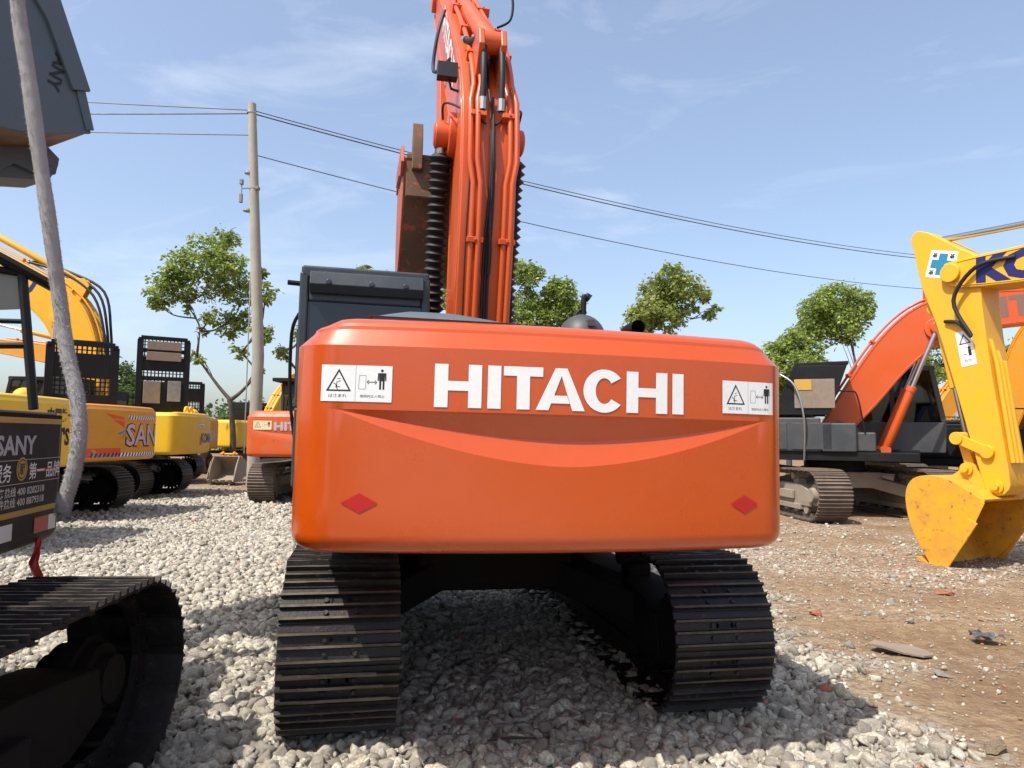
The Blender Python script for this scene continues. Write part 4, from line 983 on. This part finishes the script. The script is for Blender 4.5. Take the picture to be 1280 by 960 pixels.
def tree(label, base, D, clumps, mat=0, count=5000, size=.17, stem=(.14, .05), forks=None, seed=1, group='trees behind the yard', trunktop=.45):
    rr = random.Random(seed); gb = at(base[0], base[1], D); gb.z = 0
    root = thing('tree', label, 'tree', (gb.x, gb.y, 0), 0, group)
    inv = root.matrix_world.inverted()
    cs = []; rs_ = []
    for (x, y, rp) in clumps:
        q = at(x, y, D+rr.uniform(-1, 1)*rp*D/F*1.1); cs.append(inv @ q); rs_.append(rp*D/F)
    top = max(c.z for c in cs); fz = top*trunktop; cx_ = sum(c.x for c in cs)/len(cs)*.35
    b = MB(); fork = Vector((cx_*.4, 0, fz*.55)) if forks is None else inv @ at(forks[0], forks[1], D)
    b.tube(catmull([(0, 0, -.1), (fork.x*.3+.04, .03, fork.z*.5), fork], 4), [stem[0]*(1-.4*i/8) for i in range(9)], 9)
    skel = [(fork*.8, 0), (fork, 0)]
    for c, r_ in sorted(zip(cs, rs_), key=lambda t: (t[0]-fork).length):
        def cost(q):
            d_ = c-q[0]; return d_.length+(1.5*max(0, -d_.z))+.35*abs(d_.x)*(d_.z < .3)+.25*q[1]
        q = min(skel, key=cost); s0 = q[0]; lv = q[1]; L0 = (c-s0).length
        mid = s0+(c-s0)*.5+Vector((rr.uniform(-.12, .12)*L0, rr.uniform(-.15, .15)*L0, -.06*L0 if abs((c-s0).x) < L0*.5 else -.12*L0))
        r0 = stem[0]*max(.18, .62*.72**lv)
        pts = catmull([s0, mid, c+Vector((0, 0, r_*.2))], 5); L = len(pts)
        b.tube(pts, [r0*(1-.62*i/(L-1)) for i in range(L)], 6)
        skel += [(p_, lv+1) for p_ in pts[3:]]
        for _ in range(5):
            s1 = pts[rr.randrange(L//2, L)]; e = c+Vector((rr.gauss(0, .55), rr.gauss(0, .55), rr.gauss(.1, .45)))*r_
            b.tube(catmull([s1, (s1+e)/2+Vector((0, 0, .1)), e], 3), [.020, .017, .014, .012, .010, .009, .007][:7], 5)
    b.build('trunk', M['bark'], root, smooth=60)
    leaves('crown', [tuple(c) for c in cs], [r_*1.12 for r_ in rs_], int(count*2.0), size*.80, LEAF[mat], root, seed)
    return root
tree('slim leafy tree with forked bare stems standing left of the pole', (289, 600), 24.5, [(258, 315, 24), (228, 330, 22), (205, 365, 20), (225, 362, 20), (262, 350, 24), (195, 380, 11), (290, 330, 20), (300, 365, 20), (330, 365, 13), (215, 345, 14), (282, 300, 16), (332, 340, 8), (285, 405, 18), (250, 415, 8), (300, 440, 11), (325, 415, 13), (246, 448, 10), (300, 400, 15), (265, 395, 12), (325, 465, 7), (232, 380, 11)],
     count=5200, size=.20, stem=(.13, .05), forks=(288, 500), seed=3)
tree('bushy tree showing just right of the orange boom', (690, 560), 27, [(660, 345, 17), (655, 375, 18), (700, 368, 20), (695, 395, 24), (670, 400, 20), (715, 385, 14), (650, 400, 14), (690, 355, 10), (645, 330, 10)], count=5200, size=.20, seed=5)
tree('round topped tree with a bare forked limb rising above the counterweight', (838, 560), 27, [(838, 345, 17), (820, 365, 18), (858, 360, 18), (838, 378, 20), (812, 388, 18), (800, 402, 18), (880, 368, 10), (835, 400, 17), (893, 388, 8), (886, 395, 6), (862, 385, 10), (785, 412, 9), (850, 395, 10)], mat=1, count=5200, size=.20, seed=8)
tree('broad tall tree with two bare stems behind the orange boomed excavator', (1052, 560), 29, [(1020, 385, 20), (1045, 370, 18), (1070, 375, 18), (1010, 410, 18), (1040, 395, 22), (1075, 400, 16), (1060, 415, 16), (1030, 412, 18), (1082, 385, 10)], count=6500, size=.20, seed=11)
tree('lower wide tree left of the broad tall one', (985, 560), 27.5, [(970, 440, 15), (990, 430, 17), (1010, 435, 15), (975, 460, 18), (1000, 460, 20), (1020, 455, 14), (965, 475, 12), (985, 485, 20), (1015, 480, 14), (970, 500, 14)], count=5200, size=.20, seed=12)
tree('thin yellow-green tree seen between the orange boom and the digging arm', (1160, 580), 29, [(1140, 440, 14), (1160, 430, 13), (1150, 455, 15), (1175, 450, 14), (1130, 460, 12), (1165, 470, 14), (1190, 465, 12)], mat=1, count=2600, size=.19, seed=14)
tree('small tree peeking out at the right edge', (1290, 580), 29, [(1262, 440, 10), (1275, 435, 10), (1265, 455, 11), (1295, 430, 20), (1290, 455, 18)], count=1800, size=.19, seed=15)
tree('tree mostly hidden behind the dark cab, leaf tips above its roof', (440, 580), 26, [(457, 336, 7), (475, 350, 12), (420, 380, 18), (352, 440, 10), (380, 420, 14), (520, 345, 9), (530, 360, 14), (500, 375, 20), (560, 370, 16), (450, 390, 22)], mat=1, count=3600, size=.18, seed=17)
tree('dark rounded tree between the two raised black hoods', (163, 580), 40, [(150, 470, 18), (168, 478, 16), (160, 500, 22), (140, 490, 18), (180, 500, 20)], mat=2, count=2500, size=.3, seed=19)
# far wood line that reads as one mass
cs = []; rs_ = []
rr = random.Random(4)
for i in range(230):
    x = rr.uniform(-70, 90); y = rr.uniform(56, 64); r_ = rr.uniform(1.5, 3.0); cs.append((x, y, rr.uniform(.5, 2.2)+(.8 if x < -15 else 0))); rs_.append(r_)
wd = leaves('far_wood', cs, rs_, 42000, .55, LEAF[2], None, 21); tag(wd, 'far dark green tree line along the horizon', 'tree line', kind='stuff')

# ================================================================== 8. ground
def nz(x, y, s, o=0.0): return noise.noise(Vector((x*s+o, y*s-o, o)))
def dirtmask(x, y):
    e = x-(2.12+.10*max(0, y-4)+.25*max(0, y-8))+.55*nz(x, y, .9)+.3*nz(x, y, 2.6, 3)
    if y < 4.3: e -= .15*(4.3-y)
    d = 1/(1+math.exp(max(-50, min(50, -e*5.0))))
    far = 1/(1+math.exp(max(-50, min(50, -(y-20.5+3*nz(x, y, .3, 7))*1.2))))
    return max(d, far)
def rubble(x, y):           # strips of crushed stone lying in the dirt
    v = nz(x*.6, y*1.6, .8, 11)+.35*nz(x, y, 2.2, 5)
    band = math.exp(-((y-9.6-.25*(x-5))/1.5)**2)*1.15+math.exp(-((y-13)/2.0)**2)*.5
    return min(1, max(0, v*1.1+band-.05))
def hgt(x, y):
    if y > 45 or abs(x) > 40: return 0.0
    return .022*nz(x, y, .8, 2)+.012*nz(x, y, 3.1, 9)-.01+dirtmask(x, y)*.014*nz(x, y, 6, 1)
def axis(lo, hi, step, far):
    c = list(np.arange(lo, hi+1e-6, step)); s_ = step
    a = lo
    while a > -far: s_ *= 1.35; a -= s_; c.insert(0, a)
    s_ = step; a = hi
    while a < far: s_ *= 1.35; a += s_; c.append(a)
    return c
xs, ys = axis(-9, 13, .085, 900), axis(1.5, 24, .085, 900)
xs, ys = [float(x) for x in xs], [float(y) for y in ys]
vs = [(x, y, hgt(x, y)) for y in ys for x in xs]; nx, ny = len(xs), len(ys)
me = bpy.data.meshes.new('ground'); me.from_pydata(vs, [], [(j*nx+i, j*nx+i+1, (j+1)*nx+i+1, (j+1)*nx+i) for j in range(ny-1) for i in range(nx-1)])
me.polygons.foreach_set('use_smooth', [True]*len(me.polygons))
A = me.attributes.new('dirt', 'FLOAT', 'POINT'); A.data.foreach_set('value', [dirtmask(v[0], v[1]) if v[1] < 70 and abs(v[0]) < 60 else 1.0 for v in vs])
A = me.attributes.new('rubble', 'FLOAT', 'POINT'); A.data.foreach_set('value', [rubble(v[0], v[1]) if v[1] < 70 and abs(v[0]) < 60 else 0.0 for v in vs])
m, nt, out = newmat('dirt_and_gravel')
b = N(nt, 'ShaderNodeBsdfPrincipled', Roughness=0.92); tc = N(nt, 'ShaderNodeTexCoord')
b.inputs['Specular IOR Level'].default_value = .2
def tex(t, **k):
    n = N(nt, t, **k); nt.links.new(tc.outputs['Object'], n.inputs['Vector']); return n
n1 = tex('ShaderNodeTexNoise', Scale=.7, Detail=10.0, Roughness=.68); n2 = tex('ShaderNodeTexNoise', Scale=9.0, Detail=9.0, Roughness=.75); n3 = tex('ShaderNodeTexNoise', Scale=45.0, Detail=6.0, Roughness=.7)
v1 = tex('ShaderNodeTexVoronoi', Scale=17.0); v2 = tex('ShaderNodeTexVoronoi', Scale=42.0); v3 = tex('ShaderNodeTexVoronoi', Scale=26.0)
dc = mix(nt, ramp(nt, n1.outputs[0], [(.35, (0, 0, 0)), (.68, (1, 1, 1))]), (.21, .138, .072), (.36, .258, .148))
dc = mix(nt, ramp(nt, n2.outputs[0], [(.38, (.75,)*3), (.62, (0, 0, 0))]), dc, (.15, .085, .05))
speck = mix(nt, ramp(nt, v2.outputs['Distance'], [(.10, (1, 1, 1)), (.22, (0, 0, 0))]), (0, 0, 0), ramp(nt, n2.outputs[0], [(.50, (0, 0, 0)), (.60, (1, 1, 1))]))
dc = mix(nt, speck, dc, (.46, .40, .32))
gc = ramp(nt, v1.outputs['Color'], [(.15, (.30, .28, .25)), (.5, (.46, .43, .36)), (.85, (.60, .56, .47))])
gc = mix(nt, ramp(nt, v1.outputs['Distance'], [(.45, (0, 0, 0)), (.75, (1, 1, 1))]), gc, (.12, .10, .08))
rc_ = ramp(nt, v3.outputs['Color'], [(.2, (.32, .25, .19)), (.45, (.55, .50, .41)), (.70, (.42, .33, .23)), (.90, (.42, .25, .16))])
rc_ = mix(nt, ramp(nt, v3.outputs['Distance'], [(.4, (0, 0, 0)), (.75, (1, 1, 1))]), rc_, (.17, .11, .07))
ar = N(nt, 'ShaderNodeAttribute', attribute_name='rubble'); ad = N(nt, 'ShaderNodeAttribute', attribute_name='dirt')
mm = N(nt, 'ShaderNodeMath', operation='MULTIPLY'); nt.links.new(ar.outputs['Fac'], mm.inputs[0]); nt.links.new(ramp(nt, n2.outputs[0], [(.40, (0, 0, 0)), (.58, (1, 1, 1))]), mm.inputs[1])
dc = mix(nt, mm.outputs[0], dc, rc_)
nt.links.new(mix(nt, ad.outputs['Fac'], gc, dc), b.inputs['Base Color'])
ad1 = N(nt, 'ShaderNodeMath', operation='MULTIPLY_ADD'); nt.links.new(n3.outputs[0], ad1.inputs[0]); ad1.inputs[1].default_value = .35; nt.links.new(n2.outputs[0], ad1.inputs[2])
ad2 = N(nt, 'ShaderNodeMath', operation='SUBTRACT'); nt.links.new(ad1.outputs[0], ad2.inputs[0]); nt.links.new(v3.outputs['Distance'], ad2.inputs[1])
bp = N(nt, 'ShaderNodeBump', Strength=.7, Distance=.03); nt.links.new(ad2.outputs[0], bp.inputs['Height']); nt.links.new(bp.outputs[0], b.inputs['Normal'])
nt.links.new(b.outputs[0], out.inputs[0]); me.materials.append(m)
o = bpy.data.objects.new('ground', me); COL.objects.link(o); tag(o, kind='structure')

# loose stones
m, nt, out = newmat('loose_stone')
b = N(nt, 'ShaderNodeBsdfPrincipled', Roughness=0.9); b.inputs['Specular IOR Level'].default_value = .2
a_ = N(nt, 'ShaderNodeAttribute', attribute_name='tint'); tc = N(nt, 'ShaderNodeTexCoord'); nn_ = N(nt, 'ShaderNodeTexNoise', Scale=55.0, Detail=6.0, Roughness=.7); nt.links.new(tc.outputs['Object'], nn_.inputs['Vector'])
col = ramp(nt, a_.outputs['Fac'], [(0, (.22, .205, .175)), (.25, (.36, .335, .28)), (.5, (.50, .465, .375)), (.72, (.64, .60, .49)), (.80, (.55, .47, .34)), (.86, (.40, .28, .19)), (.95, (.42, .17, .10)), (1, (.46, .14, .08))])
nt.links.new(mix(nt, ramp(nt, nn_.outputs[0], [(.42, (.7,)*3), (.58, (0, 0, 0))]), col, (.26, .215, .16)), b.inputs['Base Color'])
bp = N(nt, 'ShaderNodeBump', Strength=.9, Distance=.012); nt.links.new(nn_.outputs[0], bp.inputs['Height']); nt.links.new(bp.outputs[0], b.inputs['Normal']); nt.links.new(b.outputs[0], out.inputs[0])
STONE = m
def ico(sub, seed):
    bm = bmesh.new(); bmesh.ops.create_icosphere(bm, subdivisions=sub, radius=1); g = random.Random(seed)
    cuts = [(Vector((g.gauss(0, 1), g.gauss(0, 1), g.gauss(0, 1))).normalized(), g.uniform(.40, .72)) for _ in range(12)]
    for v in bm.verts:
        for n_, d_ in cuts:
            k = v.co.dot(n_)
            if k > d_: v.co -= n_*(k-d_)
        v.co *= 1.22*(1+.09*g.uniform(-1, 1))
    V = np.array([v.co[:] for v in bm.verts]); Fc = np.array([[v.index for v in f.verts] for f in bm.faces]); bm.free(); return V, Fc
def scatter(name, P, size, tint, sub, seed, sink=.25):
    g = np.random.default_rng(seed); n = len(P); nvar = 10; VV = []; FF = []; off = 0; TT = []
    var = g.integers(0, nvar, n)
    for k in range(nvar):
        V, Fc = ico(sub, seed*31+k); idx = np.where(var == k)[0]; mN = len(idx)
        if not mN: continue
        q = g.normal(size=(mN, 4)); q /= np.linalg.norm(q, axis=1)[:, None]; w, x, y, z = q.T
        Rm = np.stack([1-2*(y*y+z*z), 2*(x*y-z*w), 2*(x*z+y*w), 2*(x*y+z*w), 1-2*(x*x+z*z), 2*(y*z-x*w), 2*(x*z-y*w), 2*(y*z+x*w), 1-2*(x*x+y*y)], 1).reshape(-1, 3, 3)
        sc = size[idx][:, None]*g.uniform(.65, 1.25, (mN, 3)); v = V[None]*sc[:, None, :]
        v = np.einsum('nij,nkj->nki', Rm, v); v[:, :, 2] *= .85; v += P[idx][:, None, :]; v[:, :, 2] += (size[idx]*sink)[:, None]
        VV.append(v.reshape(-1, 3)); f = Fc[None]+(np.arange(mN)*len(V))[:, None, None]+off; FF.append(f.reshape(-1, 3)); off += mN*len(V); TT.append(np.repeat(tint[idx], len(V)))
    V = np.concatenate(VV).astype(np.float32); Fq = np.concatenate(FF).astype(np.int32); T = np.concatenate(TT).astype(np.float32)
    me = bpy.data.meshes.new(name); me.vertices.add(len(V)); me.vertices.foreach_set('co', V.ravel()); me.loops.add(Fq.size); me.loops.foreach_set('vertex_index', Fq.ravel())
    me.polygons.add(len(Fq)); me.polygons.foreach_set('loop_start', np.arange(0, Fq.size, 3, dtype=np.int32)); me.update(calc_edges=True)
    me.attributes.new('tint', 'FLOAT', 'POINT').data.foreach_set('value', T); me.materials.append(STONE)
    o = bpy.data.objects.new(name, me); COL.objects.link(o); return o
def frustum_pts(y0, y1, dens, pad=.5, cap=None):
    area = .76*(y1*y1-y0*y0)+2*pad*(y1-y0); n = int(area*dens); out = []
    while len(out) < n:
        y = random.uniform(y0, y1); xm = .76*y+pad
        if random.random() < xm/(.76*y1+pad): out.append((random.uniform(-xm, xm), y))
    return out
def cull(x, y):        # ground no view of the yard can show: under the left row or far behind it
    return y > 13 and x < -9
def field(y0, y1, dens, s0, s1, sub, name, seed, label):
    P = []; sz = []; tn = []
    for x, y in frustum_pts(y0, y1, dens):
        if cull(x, y): continue
        d = dirtmask(x, y); rb = rubble(x, y); keep = max((1-d)**1.3, (rb*.14+.003)*d)
        if random.random() > keep: continue
        big = random.random()**2.4; s_ = s0+(s1-s0)*big
        if d > .5: s_ *= random.uniform(.25, .8)
        P.append((x, y, hgt(x, y)+random.uniform(-.2, .25)*s_)); sz.append(s_)
        t = random.random(); tn.append(t*.76 if random.random() < (.993-.10*d) else random.uniform(.78, 1))
    o = scatter(name, np.array(P), np.array(sz), np.array(tn), sub, seed); tag(o, label, 'gravel', kind='stuff'); return o
field(2.3, 6.5, 1020, .019, .060, 2, 'gravel', 1, 'pale crushed stone gravel in the foreground')
field(6.5, 13, 560, .028, .062, 1, 'gravel', 2, 'pale crushed stone gravel in the middle of the yard')
field(13, 24, 170, .038, .08, 1, 'gravel', 3, 'pale gravel around the distant machines')
# fine grit on the dirt
P = []; sz = []; tn = []
for x, y in frustum_pts(2.6, 11, 420):
    d = dirtmask(x, y)
    if x > 0 and random.random() < d*(.25+.9*max(0, nz(x, y, 1.7, 21))): s_ = .005+.013*random.random()**2; P.append((x, y, hgt(x, y)+s_*.2)); sz.append(s_); tn.append(random.random())
tag(scatter('grit', np.array(P), np.array(sz), np.array(tn), 1, 9), 'fine grit and crumbs strewn over the brown dirt', 'grit', kind='stuff')

# individual debris
def boulder(name, label, cat, px, py, sz, mat, seed, flat_=1.0, rz=0.0, group=None):
    d = CM.to_3x3() @ Vector(((px-640)/F, -(py-480)/F, -1)); t = -CAMZ/d.z; p = Vector((0, 0, CAMZ))+d*t
    V, Fc = ico(3, seed); b = MB(Matrix.Translation((p.x, p.y, hgt(p.x, p.y)+sz[2]*.45)) @ Matrix.Rotation(rz, 4, 'Z'))
    vs = [(v[0]*sz[0]*(1+.08*noise.noise(Vector(v)*3)), v[1]*sz[1]*(1+.08*noise.noise(Vector(v)*3.3)), v[2]*sz[2]*flat_) for v in V]; b.add(vs, [tuple(f) for f in Fc]); o = b.build(name, mat); tag(o, label, cat, group); return o
boulder('rock', 'large pale rock standing up on the shadow edge in the foreground gravel', 'rock', 798, 940, (.055, .05, .06), STONE, 5)
boulder('rock', 'tan rock in the dirt at the bottom right corner', 'rock', 1246, 938, (.085, .055, .04), M['rock'], 6, rz=.4)
boulder('brick', 'reddish brick lump lying just beyond the grey board', 'brick', 1182, 742, (.10, .06, .04), M['brick'], 8)
boulder('brick', 'orange brick fragment in the left gravel near the wheelless black track', 'brick', 322, 862, (.035, .03, .025), M['brick'], 9)
boulder('brick', 'brown brick piece in the dirt left of the grey board', 'brick', 1020, 766, (.07, .05, .03), M['brick'], 10)
boulder('rock', 'flat white stone lying alone in the dirt near the right edge', 'rock', 1176, 844, (.065, .045, .025), STONE, 12)
boulder('rock', 'white stone in the dirt up-left of the grey board', 'rock', 1114, 755, (.09, .05, .035), STONE, 13, rz=1)
p = at(1142, 800, 5.05); bmx = Matrix.Translation((2.98, 5.52, hgt(2.98, 5.5)+.012)) @ Matrix.Rotation(R(-12), 4, 'Z'); b = MB(bmx)
prof = [(-.20, .05), (-.14, .11), (-.02, .13), (.10, .12), (.20, .02), (.21, -.10), (.12, -.17), (.0, -.10), (-.10, -.12), (-.16, -.02)]
def bend(x, y): return .05*math.exp(-((x+.12)/.09)**2)+.012*math.sin(x*14)
n = len(prof); vs = [(x, y, bend(x, y)) for x, y in prof]+[(x, y, bend(x, y)+.014) for x, y in prof]
b.add(vs+[(0, 0, bend(0, 0)), (0, 0, bend(0, 0)+.014)], [(i, (i+1) % n, n+(i+1) % n, n+i) for i in range(n)]+[(2*n, (i+1) % n, i) for i in range(n)]+[(2*n+1, n+i, n+(i+1) % n) for i in range(n)])
tag(b.build('board', M['slab'], smooth=30), 'broken curled grey-brown board lying on the dirt', 'board')
for (x, y, L, a, lab) in ((.02, 3.78, .26, 8, 'thin dark stick on the shaded gravel below the counterweight'), (-.33, 5.0, .22, 65, 'small twig on the shaded gravel between the tracks')):
    b = MB(); d = Vector((math.cos(R(a)), math.sin(R(a)), 0)); c0 = Vector((x, y, .05)); b.tube([c0-d*L/2, c0+Vector((0, 0, .008)), c0+d*L/2], [.006, .009, .005], 6); tag(b.build('stick', M['wood']), lab, 'stick')
b = MB()
g = random.Random(2); cx0, cy0 = 3.75, 5.75
vs = []
for j in range(6):
    for i in range(7): vs.append((cx0+i*.035+g.uniform(-.02, .02), cy0+j*.035+g.uniform(-.02, .02), .03+g.uniform(0, .05)))
b.add(vs, [(j*7+i, j*7+i+1, (j+1)*7+i+1, (j+1)*7+i) for j in range(5) for i in range(6)]); tag(b.build('plastic_scrap', M['plastic']), 'crumpled dark plastic scrap on the dirt right of the board', 'plastic scrap')

# ================================================================== 9. light, sky, render
sd = Vector((-.72*math.cos(R(58)), -.694*math.cos(R(58)), math.sin(R(58))))
sun = bpy.data.objects.new('sun', bpy.data.lights.new('sun', 'SUN')); COL.objects.link(sun)
sun.data.energy = 4.0; sun.data.angle = R(.53); sun.data.color = (1, .955, .88)
sun.rotation_euler = sd.to_track_quat('Z', 'Y').to_euler()
W_ = bpy.data.worlds.new('World'); S.world = W_; W_.use_nodes = True; nt = W_.node_tree; nt.nodes.clear()
out = nt.nodes.new('ShaderNodeOutputWorld'); bg = nt.nodes.new('ShaderNodeBackground'); sky = nt.nodes.new('ShaderNodeTexSky')
sky.sky_type = 'NISHITA'; sky.sun_disc = False; sky.sun_elevation = R(58); sky.sun_rotation = math.atan2(sd.x, sd.y); sky.air_density = 1.0; sky.dust_density = 2.6; sky.ozone_density = 2.0
bg.inputs[1].default_value = .15
tc = nt.nodes.new('ShaderNodeTexCoord'); mp = nt.nodes.new('ShaderNodeMapping'); mp.inputs['Scale'].default_value = (1.1, 1.0, 4.2); mp.inputs['Rotation'].default_value = (0, R(-28), R(10)); mp.inputs['Location'].default_value = (3.1, .4, .5)
nt.links.new(tc.outputs['Generated'], mp.inputs[0]); ns = nt.nodes.new('ShaderNodeTexNoise'); ns.inputs['Scale'].default_value = 2.3; ns.inputs['Detail'].default_value = 9; ns.inputs['Roughness'].default_value = .62; ns.inputs['Distortion'].default_value = .8
nt.links.new(mp.outputs[0], ns.inputs['Vector']); cf = ramp(nt, ns.outputs[0], [(.53, (.09, .09, .09)), (.86, (.38, .38, .38))])
nt.links.new(mix(nt, cf, sky.outputs[0], (6.4, 6.6, 6.9)), bg.inputs[0]); nt.links.new(bg.outputs[0], out.inputs[0])
S.view_settings.view_transform = 'Standard'; S.view_settings.look = 'None'; S.view_settings.exposure = 0.56; S.view_settings.gamma = 1
S.render.engine = 'CYCLES'
S.cycles.max_bounces = 6; S.cycles.transparent_max_bounces = 10
